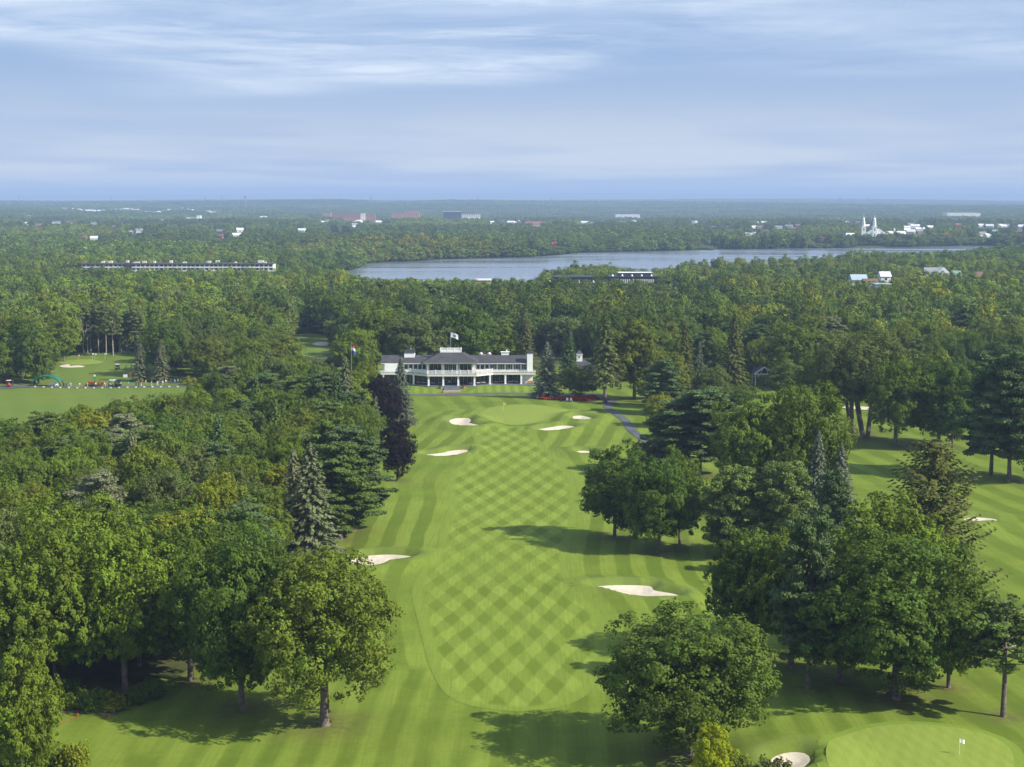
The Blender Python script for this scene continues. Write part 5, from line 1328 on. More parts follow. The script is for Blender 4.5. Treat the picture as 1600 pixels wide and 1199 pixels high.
def body_mesh(pose):
    if pose in PCACHE: return PCACHE[pose]
    p = POSES[pose]; V = []; E = []; Rr = []
    def v(c, r): V.append(c); Rr.append(r); return len(V) - 1
    pel = v(p['pel'], .15); wa = v(tuple((np.array(p['pel']) * .55 + np.array(p['ch']) * .45)), .135); ch = v(p['ch'], .165); nk = v(p['nk'], .062)
    hn = np.array(p['hd']); hd0 = v(tuple(hn + [0, 0, -.07]), .075); hd1 = v(tuple(hn + [0, 0, .05]), .10); hd2 = v(tuple(hn + [0, 0, .12]), .06)
    E += [(pel, wa), (wa, ch), (ch, nk), (nk, hd0), (hd0, hd1), (hd1, hd2)]
    for s, k, a in ((-1, 'kl', 'al'), (1, 'kr', 'ar_')):
        hip = v((p['pel'][0] + s * .09, p['pel'][1], p['pel'][2] - .06), .105); kn = v(p[k], .075); an = v(p[a], .05); toe = v((p[a][0], p[a][1] - .17, .045), .045)
        E += [(pel, hip), (hip, kn), (kn, an), (an, toe)]
    for s, e, w in ((-1, 'el', 'wl_'), (1, 'er', 'wr')):
        sh_ = v((p['ch'][0] + s * .19, p['ch'][1], p['ch'][2] + .1), .065); el = v(p[e], .047); wr = v(p[w], .035)
        d = np.array(p[w]) - np.array(p[e]); d /= np.linalg.norm(d) + 1e-9; hnd = v(tuple(np.array(p[w]) + d * .10), .03)
        E += [(ch, sh_), (sh_, el), (el, wr), (wr, hnd)]
        for q in (-.03, -.01, .01, .03): f_ = v(tuple(np.array(p[w]) + d * .17 + np.array([0, q, -.01])), .010); E.append((hnd, f_))
        th = v(tuple(np.array(p[w]) + d * .08 + np.array([-s * .05, -.03, 0])), .011); E.append((hnd, th))
    me = bpy.data.meshes.new('body'); me.from_pydata(V, E, [])
    o = bpy.data.objects.new('body', me); COL.objects.link(o)
    sk = o.modifiers.new('skin', 'SKIN'); sv = me.skin_vertices[0].data
    for i, r in enumerate(Rr): sv[i].radius = (r, r * (.72 if i in (0, 1, 2) else 1)); sv[i].use_root = (i == 0)
    o.modifiers.new('sub', 'SUBSURF').levels = 1; o.modifiers['sub'].render_levels = 1
    dg = bpy.context.evaluated_depsgraph_get(); m2 = bpy.data.meshes.new_from_object(o.evaluated_get(dg))
    bpy.data.objects.remove(o)
    # a face: nose, brow and mouth pressed out of the head's front
    PCACHE[pose] = (m2, p); return PCACHE[pose]
def person(x, y, z, rz, pose, shirt, trousers, label, hat=None, shorts=False):
    m2, p = body_mesh(pose)
    r = empty('person', (x, y, z), rz); tag(r, label, 'person')
    me = m2.copy()
    for m_ in (M_SKIN, cloth(shirt), cloth(trousers), M_BLACK): me.materials.append(m_)
    pz, nz = p['pel'][2], p['nk'][2]
    for f in me.polygons:
        c = f.center; k = 0
        if c.z > nz - .03: k = 0
        elif pose == 'sit': k = 3 if c.z < .1 else 2 if c.z < .66 and not (abs(c.x) > .17 and c.z > .64) else 1
        elif abs(c.x) > .17 and c.z < 1.02 and c.z > .62: k = 0
        elif c.z > pz + .02: k = 1
        elif c.z < .09: k = 3
        elif shorts and c.z < .5: k = 0
        else: k = 2
        if pose == 'swing' and c.y < -.25 and c.z < nz - .25: k = 0
        f.material_index = k
    me.polygons.foreach_set('use_smooth', np.ones(len(me.polygons), bool))
    link('body', me, parent=r)
    h = np.array(p['hd'])
    hb = MB(); n = 10
    vs, fs = [], []
    for j in range(4):
        a = j / 3 * 1.45
        for i in range(n):
            t_ = 6.2832 * i / n; vs.append((h[0] + .105 * math.cos(a) * math.cos(t_), h[1] + .02 + .118 * math.cos(a) * math.sin(t_), h[2] + .045 + .115 * math.sin(a)))
    for j in range(3):
        for i in range(n): fs.append((j * n + i, j * n + (i + 1) % n, (j + 1) * n + (i + 1) % n, (j + 1) * n + i))
    hb.add(vs, fs)
    if hat: hb.box(h[0] - .08, h[0] + .08, h[1] - .22, h[1] - .07, h[2] + .05, h[2] + .065); hb.build('cap', cloth(hat), r, smooth=False)
    else: hb.build('hair', HAIR, r, smooth=True)
    fc = MB(); fy = h[1] - .095
    for s in (-1, 1): fc.box(h[0] + s * .036 - .012, h[0] + s * .036 + .012, fy - .008, fy + .02, h[2] + .015, h[2] + .028)
    fc.build('eyes', M_BLACK, r)
    MB().add([(h[0] - .014, fy, h[2] - .03), (h[0] + .014, fy, h[2] - .03), (h[0], fy - .03, h[2] - .028), (h[0], fy - .004, h[2] + .02)], [(0, 1, 2), (0, 2, 3), (1, 3, 2)]).build('nose', M_SKIN, r)
    return r
person(CX - .4, CY + 2.2, CZ, .1, 'stand', (.72, .72, .72), (.02, .02, .025), 'waiter in white shirt standing in the clubhouse entrance')
for x, y, rz, sh_, lab in ((5.92, 2.3, 1.57, (.25, .03, .03), 'seated diner in dark red top right of the entrance steps'), (10.58, 3.1, -1.57, (.08, .22, .5), 'seated diner in blue top near the right corner column'), (-11.58, 4.5, 1.57, (.5, .55, .6), 'seated diner in pale top under the left balcony'), (21.38, 6.7, -1.57, (.6, .6, .62), 'seated diner in white under the right wing')):
    person(CX + x, CY + y, CZ, rz, 'sit', sh_, (.05, .06, .09), lab)

# ------------------------------------------------------------------ furniture of the golf course
def make_adirondack(loc, rz, label, group):
    r = empty('garden_chair', loc, rz); tag(r, label, 'garden chair', group)
    s0 = MB().add([(-.05, -.36, .36), (.05, -.36, .36), (.05, .22, .24), (-.05, .22, .24), (-.05, -.36, .385), (.05, -.36, .385), (.05, .22, .265), (-.05, .22, .265)], [(3, 2, 1, 0), (4, 5, 6, 7), (0, 1, 5, 4), (1, 2, 6, 5), (2, 3, 7, 6), (3, 0, 4, 7)]).build('seat_slat', M_WHITE, r, (-.22, 0, 0))
    for k in range(1, 5): inst('seat_slat', s0.data, r, (-.22 + .11 * k, 0, 0))
    b0 = MB().add([(-.055, .2, .26), (.055, .2, .26), (.07, .42, 1.05), (-.07, .42, 1.05), (-.055, .225, .26), (.055, .225, .26), (.07, .445, 1.05), (-.07, .445, 1.05)], [(3, 2, 1, 0), (4, 5, 6, 7), (0, 1, 5, 4), (1, 2, 6, 5), (2, 3, 7, 6), (3, 0, 4, 7)]).build('back_slat', M_WHITE, r, (-.24, 0, 0))
    for k in range(1, 5): inst('back_slat', b0.data, r, (-.24 + .12 * k, 0, 0), 0, (1, 1, 1 + .06 * (2 - abs(k - 2))))
    a0 = MB().box(-.07, .07, -.42, .3, .56, .59).build('armrest', M_WHITE, r, (-.36, 0, 0)); inst('armrest', a0.data, r, (.36, 0, 0))
    l0 = MB().box(-.04, .04, -.05, .05, 0, .559).build('leg', M_WHITE, r, (-.34, -.32, 0))
    for x, y in ((.34, -.32), (.33, .24), (-.33, .24)): inst('leg', l0.data, r, (x, y, 0))
    return r
x, y = P(886.3, 629.2); A0 = make_adirondack((x, y, float(base_h(x, y))), -.1, 'white garden chair in front of the red flower bed, left one of the pair', 'pair of white garden chairs by the flower bed')
x, y = P(892.3, 629.2); dup(A0, (x, y, float(base_h(x, y))), .15, 'white garden chair in front of the red flower bed, right one of the pair')
GZ = lambda x, y: float(base_h(x, y)) + .3
for k, px in enumerate((79.5, 84.2, 88.6)):
    x, y = P(px, 602.6, .3); o = dup(A0, (x, y, GZ(x, y)), .2 * k - .2, ['white garden chair by the tent, leftmost of three', 'white garden chair by the tent, middle of three', 'white garden chair by the tent, rightmost of three'][k]); o['group'] = 'white garden chairs under the green tent'; o.scale = (1.25,) * 3
# flower beds
def flower_bed(px, label, hgt=.8, n=3400, off=.05):
    poly = ground_poly(px, .8); r = sheet('soil', poly, M_DIRT, off + .03, .8)
    del r['kind']; base = empty('flower_bed', (0, 0, 0)); r.parent = base; tag(base, label, 'flower bed')
    rng = np.random.default_rng(3); lo, hi = poly.min(0), poly.max(0)
    q = rng.uniform(lo, hi, (n, 2)); q = q[sdist(poly, q[:, 0], q[:, 1]) < -.15]
    c = np.column_stack([q, base_h(q[:, 0], q[:, 1]) + off + rng.uniform(.15, hgt, len(q))])
    fl_ = link('blossoms', leaf_mesh('blossoms', [(cards(c, unit(rng.normal(size=c.shape) + [0, -.4, 1.2]), .55, rng), rng.uniform(.2, .8, len(c)))], M_LEAF), parent=base); fl_.color = (.44, .032, .014, 1); fl_['kind'] = 'stuff'
    c2_ = c - np.array([0, 0, .12]); lv = link('leaves', leaf_mesh('bed_leaves', [(cards(c2_[::2], unit(rng.normal(size=c2_[::2].shape) + [0, 0, .6]), .4, rng), rng.uniform(0, 1, len(c2_[::2])))], M_LEAF), parent=base); lv.color = (.06, .07, .02, 1); lv['kind'] = 'stuff'
    return base
flower_bed([(841, 626.5), (850, 624.6), (880, 624), (902, 622.6), (926, 620), (937, 623.5), (926, 626.8), (900, 628), (870, 628.3), (848, 628)], 'long red flower bed under the round dark tree')
flower_bed([(135.5, 602), (138, 600), (145, 599.6), (160, 600.2), (161, 602), (150, 602.7)], 'red flower bed round the clock post', .9, 900, .3)
x, y = P(148.5, 601.5, .3); RNG0 = np.random.default_rng(8)
tree('shrub', 'bush', x + .2, y + .6, 1.7, 3.4, 'golden', 'yellow-green shrub at the foot of the clock post', cat='bush', z=GZ(x, y))
ck = empty('street_clock', (x, y, GZ(x, y))); tag(ck, 'black post clock with round white face on the practice ground', 'clock')
MB().cyl(0, 0, 0, .5, .2, .13).cyl(0, 0, .5, 3.0, .075).cyl(0, 0, 3.0, 3.2, .16).build('post', M_BLACK, ck)
hd = MB(); n = 20; cc = [(math.cos(6.2832 * i / n), math.sin(6.2832 * i / n)) for i in range(n)]
hd.add([(.5 * a, -.16, 3.75 + .5 * b) for a, b in cc] + [(.5 * a, .16, 3.75 + .5 * b) for a, b in cc], [tuple(range(n)), tuple(range(n, 2 * n))[::-1]] + [(i, n + i, n + (i + 1) % n, (i + 1) % n) for i in range(n)])
hd.box(-.1, .1, -.1, .1, 4.2, 4.42).cyl(0, 0, 4.42, 4.75, .05, .01).build('head', M_BLACK, ck)
MB().add([(.4 * a, -.175, 3.75 + .4 * b) for a, b in cc], [tuple(range(n))]).build('face', M_WHITE, ck)
MB().bar((0, -.19, 3.75), (0, -.19, 4.08), .018, 4).bar((0, -.19, 3.75), (.2, -.19, 3.85), .02, 4).build('hands', M_BLACK, ck)
# tent
M_TENT = pmat('green_canvas', (.010, .150, .105), .6, var=.15, scale=1.0); M_TENTD = pmat('inner_canvas', (.10, .11, .06), .8)
xa, ya = P(48.5, 603.4, .3); xb, _ = P(94.5, 603.4, .3); wT = (xb - xa); xm = (xa + xb) / 2
tn_ = empty('arched_tent', (xm, ya + 1.5, GZ(xm, ya))); tag(tn_, 'green arched tent on the practice ground', 'tent')
def arch(n, a0, a1, R0, R1, y0, y1, H_):
    v, f = [], []
    for i in range(n + 1):
        a = a0 + (a1 - a0) * i / n
        for R_, hh in ((R0, H_), (R1, H_ - .28)):
            for yv in (y0, y1): v.append((-R_ * math.cos(a), yv + (0 if yv == y0 else 0), hh * math.sin(a) ** .8))
    for i in range(n):
        b = 4 * i; c = b + 4
        f += [(b, c, c + 1, b + 1), (b + 2, b + 3, c + 3, c + 2), (b, b + 2, c + 2, c), (b + 1, c + 1, c + 3, b + 3)]
    f += [(0, 1, 3, 2), (4 * n, 4 * n + 2, 4 * n + 3, 4 * n + 1)]
    return v, f
hT = 3.6
MB().add(*arch(22, .42, math.pi - .42, wT / 2, wT / 2 - .3, -1.6, 2.2, hT)).build('canopy', M_TENT, tn_, smooth=False)
for s in (-1, 1):
    ax = s * wT / 2 * math.cos(.42); az = hT * math.sin(.42) ** .8
    for yv in (-1.5, 2.1): MB().pipe([(s * wT / 2 * 1.02, yv, -.1), (s * wT / 2 * 1.0, yv, .9), (ax, yv, az + .05)], [.22, .2, .2], 8).build('leg', M_DARKM, tn_)
for yv in (-1.62, .3, 2.22):
    v, f = tube([(-(wT / 2 + .02) * math.cos(a), yv, (hT + .03) * math.sin(a) ** .8) for a in np.linspace(.42, math.pi - .42, 18)], [.13] * 18, 6); MB().add(v.tolist(), f.tolist()).build('rib', M_TENT, tn_)
# small signs and boards
def board(px, pyb, w, h, m_, label, name='sign_board'):
    x, y = P(px, pyb, .3); r = empty(name, (x, y, GZ(x, y))); tag(r, label, 'sign')
    MB().box(-w / 2, w / 2, -.04, .04, .35, .35 + h).build('panel', m_, r, bevel=.02)
    lg = MB().box(-.05, .05, -.05, .05, 0, .349).build('leg', M_DARKM, r, (-w / 2 + .15, 0, 0)); inst('leg', lg.data, r, (w / 2 - .15, 0, 0)); return r
board(195.8, 591.2, 1.6, 1.1, M_CLOTH, 'white board standing on the practice fairway'); board(203.6, 590.6, 1.0, 1.8, M_WOOD, 'tall reddish-brown board on the practice fairway')
# white ball trays along the tee line
B0 = None
ordn = ['first', 'second', 'third', 'fourth', 'fifth', 'sixth', 'seventh', 'eighth', 'ninth', 'tenth', 'eleventh', 'twelfth', 'thirteenth', 'fourteenth', 'fifteenth', 'sixteenth', 'seventeenth', 'eighteenth']
for k in range(18):
    px = 55 + 13.1 * k; x, y = P(px, 605.0, .3); lab = f'white ball tray on the practice tee line, {ordn[k]} from the left'
    if B0 is None:
        B0 = empty('ball_tray', (x, y, GZ(x, y))); tag(B0, lab, 'ball tray', 'white ball trays along the practice tee')
        MB().frustum((-.24, .24, -.18, .18), (-.34, .34, -.26, .26), 0, .34).build('tray', M_WHITE, B0)
        bl = MB()
        for i in range(6): bl.cyl(-.25 + .1 * i, .06 * (-1) ** i, .34, .40, .05, .02, 6)
        tag(bl.build('balls', M_CLOTH, B0), kind='stuff')
    else: dup(B0, (x, y, GZ(x, y)), 0, lab)
# golf carts
def wheel(parent, x, y, r=.24):
    v = [(0.09 * s, r * math.cos(6.2832 * i / 12), r * math.sin(6.2832 * i / 12)) for s in (-1, 1) for i in range(12)]
    f = [tuple(range(12))[::-1], tuple(range(12, 24))] + [(i, (i + 1) % 12, 12 + (i + 1) % 12, 12 + i) for i in range(12)]
    w = MB().add(v, f).build('wheel', M_BLACK, parent, (x, y, r))
    v2 = [(0.1 * s, .55 * r * math.cos(6.2832 * i / 8), .55 * r * math.sin(6.2832 * i / 8)) for s in (-1, 1) for i in range(8)]
    MB().add(v2, [tuple(range(8))[::-1], tuple(range(8, 16))] + [(i, (i + 1) % 8, 8 + (i + 1) % 8, 8 + i) for i in range(8)]).build('rim', M_METAL, w)
def golf_cart(px, pyb, rz, body, top, label, sc=1.0):
    x, y = P(px, pyb, .3); r = empty('golf_cart', (x, y, GZ(x, y)), rz); r.scale = (sc,) * 3; tag(r, label, 'golf cart')
    sd_ = [(-1.15, .22), (-1.2, .75), (-.98, .92), (-.72, .86), (-.52, .36), (.1, .34), (.22, .6), (.95, .72), (1.2, .6), (1.2, .24)]
    n = len(sd_); MB().add([(-.58, a, b) for a, b in sd_] + [(.58, a, b) for a, b in sd_], [tuple(range(n))[::-1], tuple(range(n, 2 * n))] + [(i, (i + 1) % n, n + (i + 1) % n, n + i) for i in range(n)]).build('body', body, r)
    MB().box(-.52, .52, .2, .62, .6, .74).build('seat', M_CREAM, r); MB().box(-.52, .52, .62, .72, .74, 1.15).build('backrest', M_CREAM, r)
    MB().box(-.62, .62, -.95, .95, 1.86, 1.93).build('roof', top, r, bevel=.02)
    pm = MB()
    for s in (-1, 1): pm.bar((s * .54, -.8, .85), (s * .56, -.72, 1.88), .03); pm.bar((s * .54, .85, .7), (s * .56, .82, 1.88), .03)
    pm.build('roof_posts', M_DARKM, r); MB().add([(-.5, -.78, .92), (.5, -.78, .92), (.52, -.72, 1.82), (-.52, -.72, 1.82), (-.5, -.765, .92), (.5, -.765, .92), (.52, -.705, 1.82), (-.52, -.705, 1.82)], [(3, 2, 1, 0), (4, 5, 6, 7), (0, 1, 5, 4), (1, 2, 6, 5), (2, 3, 7, 6), (3, 0, 4, 7)]).build('windscreen', M_GLASS, r)
    MB().bar((-.25, -.65, .8), (-.25, -.35, 1.0), .025).build('steering_column', M_BLACK, r)
    bg = MB().cyl(-.22, .98, .55, 1.4, .15, .18, 8).build('golf_bag', M_REDF, r); bg2 = MB().cyl(.22, .98, .55, 1.4, .15, .18, 8).build('golf_bag', M_BLACK, r)
    for x_ in (-.52, .52):
        for y_ in (-.8, .78): wheel(r, x_, y_)
    return r
M_CARTR = pmat('maroon_body', (.22, .02, .03), .35)
golf_cart(14, 605.6, math.pi, M_CARTR, M_CREAM, 'maroon golf cart with cream roof on the path at the far left', 1.15)
golf_cart(183.4, 578.2, .5, M_BLACK, M_CREAM, 'dark golf cart with cream roof out on the practice fairway', 1.1)
golf_cart(176, 602.6, 1.5, M_BLACK, M_WHITE, 'black golf cart with white roof parked behind the practice tee', 1.2)
golf_cart(186, 602.4, .1, M_BLACK, M_BLACK, 'all-black golf cart beside a white-roofed one behind the practice tee', 1.25)
# bag stands
G0 = None
for k, (px, py_, lab) in enumerate([(57.5, 603, 'dark bench-shaped bag rack under the tent'), (100, 603, 'dark golf bag on a stand right of the tent, left one'), (103.4, 603, 'dark golf bag on a stand right of the tent, right one'), (216.5, 602.6, 'dark golf bag left of the golfer in red'), (212.5, 602.6, 'dark golf bag between the teal and the red golfers'), (20.5, 603.5, 'dark golf bag beside the maroon golf cart')]):
    x, y = P(px, py_, .3); wide = 3.0 if k == 0 else 1.0
    r = empty('bag_stand', (x, y, GZ(x, y)), 0); tag(r, lab, 'golf bag', 'golf bags along the practice tee')
    MB().pipe([(0, 0, .02), (0, .1, .5), (0, .24, 1.05)], [.14, .16, .17], 8).build('bag', M_BLACK, r); MB().bar((0, .2, .85), (-.25, .55, 0), .02).bar((0, .2, .85), (.25, .55, 0), .02).build('stand_legs', M_METAL, r)
    cl_ = MB()
    for i in range(4): cl_.bar((-.08 + .05 * i, .24, 1.0), (-.1 + .07 * i, .3, 1.25 + .04 * i), .02, 5)
    cl_.build('clubs', M_METAL, r); r.scale = (wide, 1.2, 1.0 if k == 0 else 1.2)
# golfers
W_, N_, K_ = (.72, .72, .72), (.04, .06, .16), (.30, .24, .15)
ppl = [(110.6, 603.6, 'swing', W_, (.08, .25, .5), 'golfer in white shirt and blue shorts on the tee right of the tent', (.7, .7, .7)), (124, 603.4, 'swing', W_, K_, 'golfer in white leaning over left of the clock', None), (136.5, 603.2, 'stand', (.5, .52, .55), (.5, .5, .52), 'golfer in pale grey beside the left end of the clock flower bed', None),
       (149.8, 603.2, 'stand', (.6, .6, .62), (.03, .03, .04), 'golfer in white and black in front of the clock', None), (164.3, 603.2, 'swing', W_, (.2, .3, .5), 'golfer in white bending right of the clock flower bed', (.7, .7, .7)), (178.8, 599.5, 'stand', W_, N_, 'person in white behind the parked golf carts', (.7, .7, .7)),
       (201, 602.8, 'stand', (.02, .35, .40), (.25, .12, .06), 'golfer in teal shirt and brown trousers', None), (220.6, 603.6, 'swing', (.60, .03, .02), W_, 'golfer in red shirt and white trousers', (.6, .03, .02)), (227.8, 601, 'stand', (.35, .36, .38), K_, 'golfer in grey right of the golfer in red', None),
       (236.7, 603, 'stand', (.62, .62, .66), (.5, .5, .52), 'golfer in pale clothes in front of the right-hand spruce', None), (246, 602.2, 'swing', W_, W_, 'golfer all in white under the right-hand spruce', None), (249.8, 600.6, 'stand', (.06, .1, .2), N_, 'golfer in navy beside a golfer all in white', None), (254.2, 602, 'stand', W_, (.45, .45, .45), 'golfer in white shirt right of the right-hand spruce', None), (259.2, 600.4, 'walk', W_, K_, 'walking golfer in white shirt and khaki trousers', None),
       (266.8, 600, 'stand', (.10, .13, .22), N_, 'spectator in dark blue, first of the standing row at the right', None), (273, 600, 'stand', (.25, .3, .4), N_, 'spectator in grey-blue, second of the standing row at the right', None), (278, 599.6, 'stand', W_, N_, 'spectator in white shirt, third of the standing row at the right', None), (282, 599.6, 'stand', (.06, .07, .1), (.03, .03, .04), 'spectator in black, last of the standing row at the right', None),
       (197, 577.8, 'stand', (.03, .04, .07), K_, 'golfer in black shirt and khaki far out on the practice fairway', None), (205, 577.4, 'walk', (.55, .6, .62), (.06, .06, .07), 'golfer in pale shirt beside the left practice spruce', None), (229.6, 576, 'stand', (.03, .04, .08), (.2, .2, .22), 'golfer in dark clothes between the two practice spruces', None), (239.6, 576, 'stand', (.55, .10, .08), W_, 'golfer in red cap and white shirt near the right-hand practice spruce', (.5, .04, .03))]
for k, (px, py_, pose, a, b, lab, hat) in enumerate(ppl):
    x, y = P(px, py_, .3); o = person(x, y, GZ(x, y), (k * 1.3) % 6.28, pose, a, b, lab, hat, k in (0, 1)); o.scale = (1.06,) * 3
    if pose == 'swing':
        wr = POSES['swing']['wr']; MB().bar((wr[0] - .02, wr[1], wr[2] - .05), (wr[0] - .2, wr[1] - .55, .04), .014, 5).build('golf_club', M_METAL, o)
# pins
def pin(px, pyb, pyt, m_, label, z=0.0, zf=None):
    x, y = P(px, pyb, z); H = (pyb - pyt) * (y * CP + CAMH * SP) / F; zg = float(ground_h(np.array([x]), np.array([y]))[0]) + (z if zf is None else zf)
    r = empty('golf_pin', (x, y, zg)); tag(r, label, 'golf flag'); MB().cyl(0, 0, 0, H, .03, .02, 6).build('pole', M_CREAM, r)
    MB().add(*flag_mesh(.62, .48, 6, 3, .3, .05)).build('flag', m_, r, (.02, 0, H), smooth=True)
M_YEL = pmat('yellow_cloth', (.65, .50, .02), .8)
pin(786.3, 646, 633, M_YEL, 'yellow flag on the main green in front of the clubhouse')
pin(1498.3, 1191, 1164, M_CLOTH, 'white flag on the green at the bottom right corner')
pin(122.5, 565, 555.5, M_YEL, 'yellow flag at the back of the practice green', 0, .3)
pin(144.6, 565, 553, M_CLOTH, 'white flag behind the practice green, left one of three', 0, .3); pin(148.6, 563, 553.5, M_CLOTH, 'white flag behind the practice green, middle one of three', 0, .3); pin(164, 561, 553, M_CLOTH, 'white flag behind the practice green, right one of three', 0, .3)
# hazard stakes, bin
M_STK = pmat('orange_red_paint', (.60, .06, .02), .6)
for px, pyb, lab in ((115.3, 1103.5, 'red stake by the dark bush above the dirt path'), (121.8, 1120, 'red stake at the end of the red painted line'), (170.5, 1122.5, 'red stake on the mown edge right of the dirt path'), (104.5, 1188, 'red stake hidden among the bottom left bushes')):
    x, y = P(px, pyb); r = MB().box(-.045, .045, -.045, .045, -.1, .52).frustum((-.045, .045, -.045, .045), (-.01, .01, -.01, .01), .52, .58).build('hazard_stake', M_STK, None, (x, y, float(base_h(x, y)))); tag(r, lab, 'stake', 'red hazard stakes')
x, y = P(947.6, 629.6); bn_ = empty('litter_bin', (x, y, float(base_h(x, y)))); tag(bn_, 'dark blue bin at the foot of the tall spruce', 'bin')
MB().cyl(0, 0, 0, .8, .3, .34, 10).build('drum', pmat('navy_paint', (.02, .05, .12), .5), bn_); MB().cyl(0, 0, .8, .9, .36, .2, 10).build('lid', M_BLACK, bn_)

# ------------------------------------------------------------------ far buildings
def wallmat(name, c): return pmat(name, c, .8, var=.1, scale=.15)
M_BRICK, M_TANW, M_PALE, M_GREYR, M_REDR, M_DARKW, M_ROSE = wallmat('red_brick_wall', (.30, .12, .08)), wallmat('tan_wall', (.42, .31, .17)), wallmat('pale_wall', (.70, .70, .68)), wallmat('grey_roofing', (.22, .23, .25)), wallmat('red_roofing', (.26, .06, .065)), wallmat('dark_wall', (.035, .035, .042)), wallmat('rose_brick_wall', (.38, .21, .16))
M_GRNR, M_BRNR, M_BLUER, M_SILV = wallmat('green_roofing', (.16, .26, .20)), wallmat('brown_roofing', (.16, .10, .07)), wallmat('blue_grey_roofing', (.32, .40, .47)), wallmat('silver_roofing', (.66, .68, .70))
M_FGLASS = pmat('far_glass', (.035, .045, .055), .25, spec=.5)
def far_building(name, label, px0, px1, yt, D, depth, wall, roof, kind='flat', rows=0, rh=2.0, winw=1.4, ridge='x', rz=0.0, pitch=3.4, group=None, zbase=None, extra=None, cat='building'):
    xa_, xb_ = atdepth(px0, D), atdepth(px1, D); zg = float(base_h((xa_ + xb_) / 2, D)) if zbase is None else zbase
    zt = CAMH - (yt - HOR) * (D * CP) / F * 1.0
    # row -> height on the plane at distance D
    k = (599.5 - yt) / F; zt = CAMH + D * (k * CP - SP) / (k * SP + CP)
    w = abs(xb_ - xa_); Ht = zt - zg
    r = empty(name, ((xa_ + xb_) / 2, D + depth / 2, zg), rz); tag(r, label, cat, group)
    hw = Ht - (rh if kind != 'flat' else .6)
    MB().box(-w / 2, w / 2, -depth / 2, depth / 2, -2, hw).build('wall', wall, r)
    if kind == 'flat': MB().box(-w / 2 - .4, w / 2 + .4, -depth / 2 - .4, depth / 2 + .4, hw + .004, Ht).build('roof', roof, r)
    elif kind == 'gable': m_ = MB(); (m_.gable if ridge == 'x' else m_.gable_y)(-w / 2 - .5, w / 2 + .5, -depth / 2 - .5, depth / 2 + .5, hw + .004, Ht); m_.build('roof', roof, r)
    elif kind == 'hip': MB().frustum((-w / 2 - .5, w / 2 + .5, -depth / 2 - .5, depth / 2 + .5), (-w / 2 + depth * .4, w / 2 - depth * .4, -.3, .3) if w > depth else (-w * .1, w * .1, -.3, .3), hw + .004, Ht).build('roof', roof, r)
    elif kind == 'mansard': MB().frustum((-w / 2 - .3, w / 2 + .3, -depth / 2 - .3, depth / 2 + .3), (-w / 2 + 1.5, w / 2 - 1.5, -depth / 2 + 1.5, depth / 2 - 1.5), hw + .004, Ht).build('roof', roof, r)
    if rows:
        n = max(1, int(w / pitch)); me_ = None
        for j in range(rows):
            zz_ = hw - 2.3 - 3.0 * j
            if zz_ < .3: break
            for i in range(n):
                x_ = -w / 2 + w * (i + .5) / n
                if me_ is None: me_ = MB().box(-winw / 2, winw / 2, -.05, .06, 0, 1.5).build('window', M_FGLASS, r, (x_, -depth / 2 - .02, zz_)).data
                else: inst('window', me_, r, (x_, -depth / 2 - .02, zz_))
    return r, w, Ht, hw
# apartment block
ap, w, Ht, hw = far_building('apartment_block', 'very long white apartment block with balconies and dark stair tower above the left woods', 128, 427, 411.5, 1290, 14, M_PALE, M_SHUT, 'flat')
nb = 42; floors = 4
sl0 = bal = win = dv = None
for f in range(floors):
    zf = hw - 2.9 * (f + 1)
    MB().box(-w / 2, w / 2, -8.6, -7.003, zf - .1, zf + .16).build('balcony_slab', M_WHITE, ap)
    MB().box(-w / 2, w / 2, -8.62, -8.5, zf + .165, zf + .8).build('balcony_parapet', M_PALE, ap)
    for i in range(nb):
        x_ = -w / 2 + w * (i + .5) / nb
        if abs(x_ + w / 2 - w * (202 - 128) / 299) < 2.8: continue
        if win is None: win = MB().box(-1.1, 1.1, -.06, .04, 0, 2.1).build('window', M_FGLASS, ap, (x_, -7.02, zf + .3)).data
        else: inst('window', win, ap, (x_ + RN.uniform(-.4, .4), -7.02, zf + .3))
        if f < 3:
            if dv is None: dv = MB().box(-.1, .1, -1.5, 0, 0, 2.8).build('balcony_divider', M_WHITE, ap, (x_ + w / nb / 2, -7.01, zf + .17)).data
            else: inst('balcony_divider', dv, ap, (x_ + w / nb / 2, -7.01, zf + .17))
tx = -w / 2 + w * (202 - 128) / 299
MB().box(-w / 2 - .6, w / 2 + .6, -9.1, -7.45, hw - .3, Ht - .02).build('roof_fascia', pmat('brown_grey_fascia', (.10, .085, .08), .8), ap)
MB().box(tx - 2.7, tx + 2.7, -9.0, -5, -1, Ht + .4).build('stair_tower', M_DARKW, ap)
for k, zx in enumerate((131, 158, 171, 197, 212, 223, 240, 265, 287, 322, 326, 338, 367, 382, 394, 406, 413)):
    ww = (4.6 if zx in (212, 406) else 1.6 + (k % 3) * .7); x_ = -w / 2 + w * (zx - 128) / 299
    MB().box(x_ - ww / 2, x_ + ww / 2, -3 + (k % 2) * 2, 0 + (k % 2) * 2, Ht + .003, Ht + .9 + (k % 4) * .35).build('roof_vent', M_CREAM, ap)
ap2, w2, Ht2, hw2 = far_building('apartment_block', 'left end wing of the long apartment block, half hidden by leafy trees', 78, 127, 416.5, 1330, 14, M_PALE, M_SHUT, 'flat', 3, pitch=4.0, winw=2.0)
for k, zx in enumerate((90, 100, 106, 112)):
    x_ = -w2 / 2 + w2 * (zx - 78) / 49; MB().box(x_ - 1.3, x_ + 1.3, -3, 0, Ht2 + .003, Ht2 + 1.6 + (k % 2)).build('roof_vent', M_WHITE, ap2)
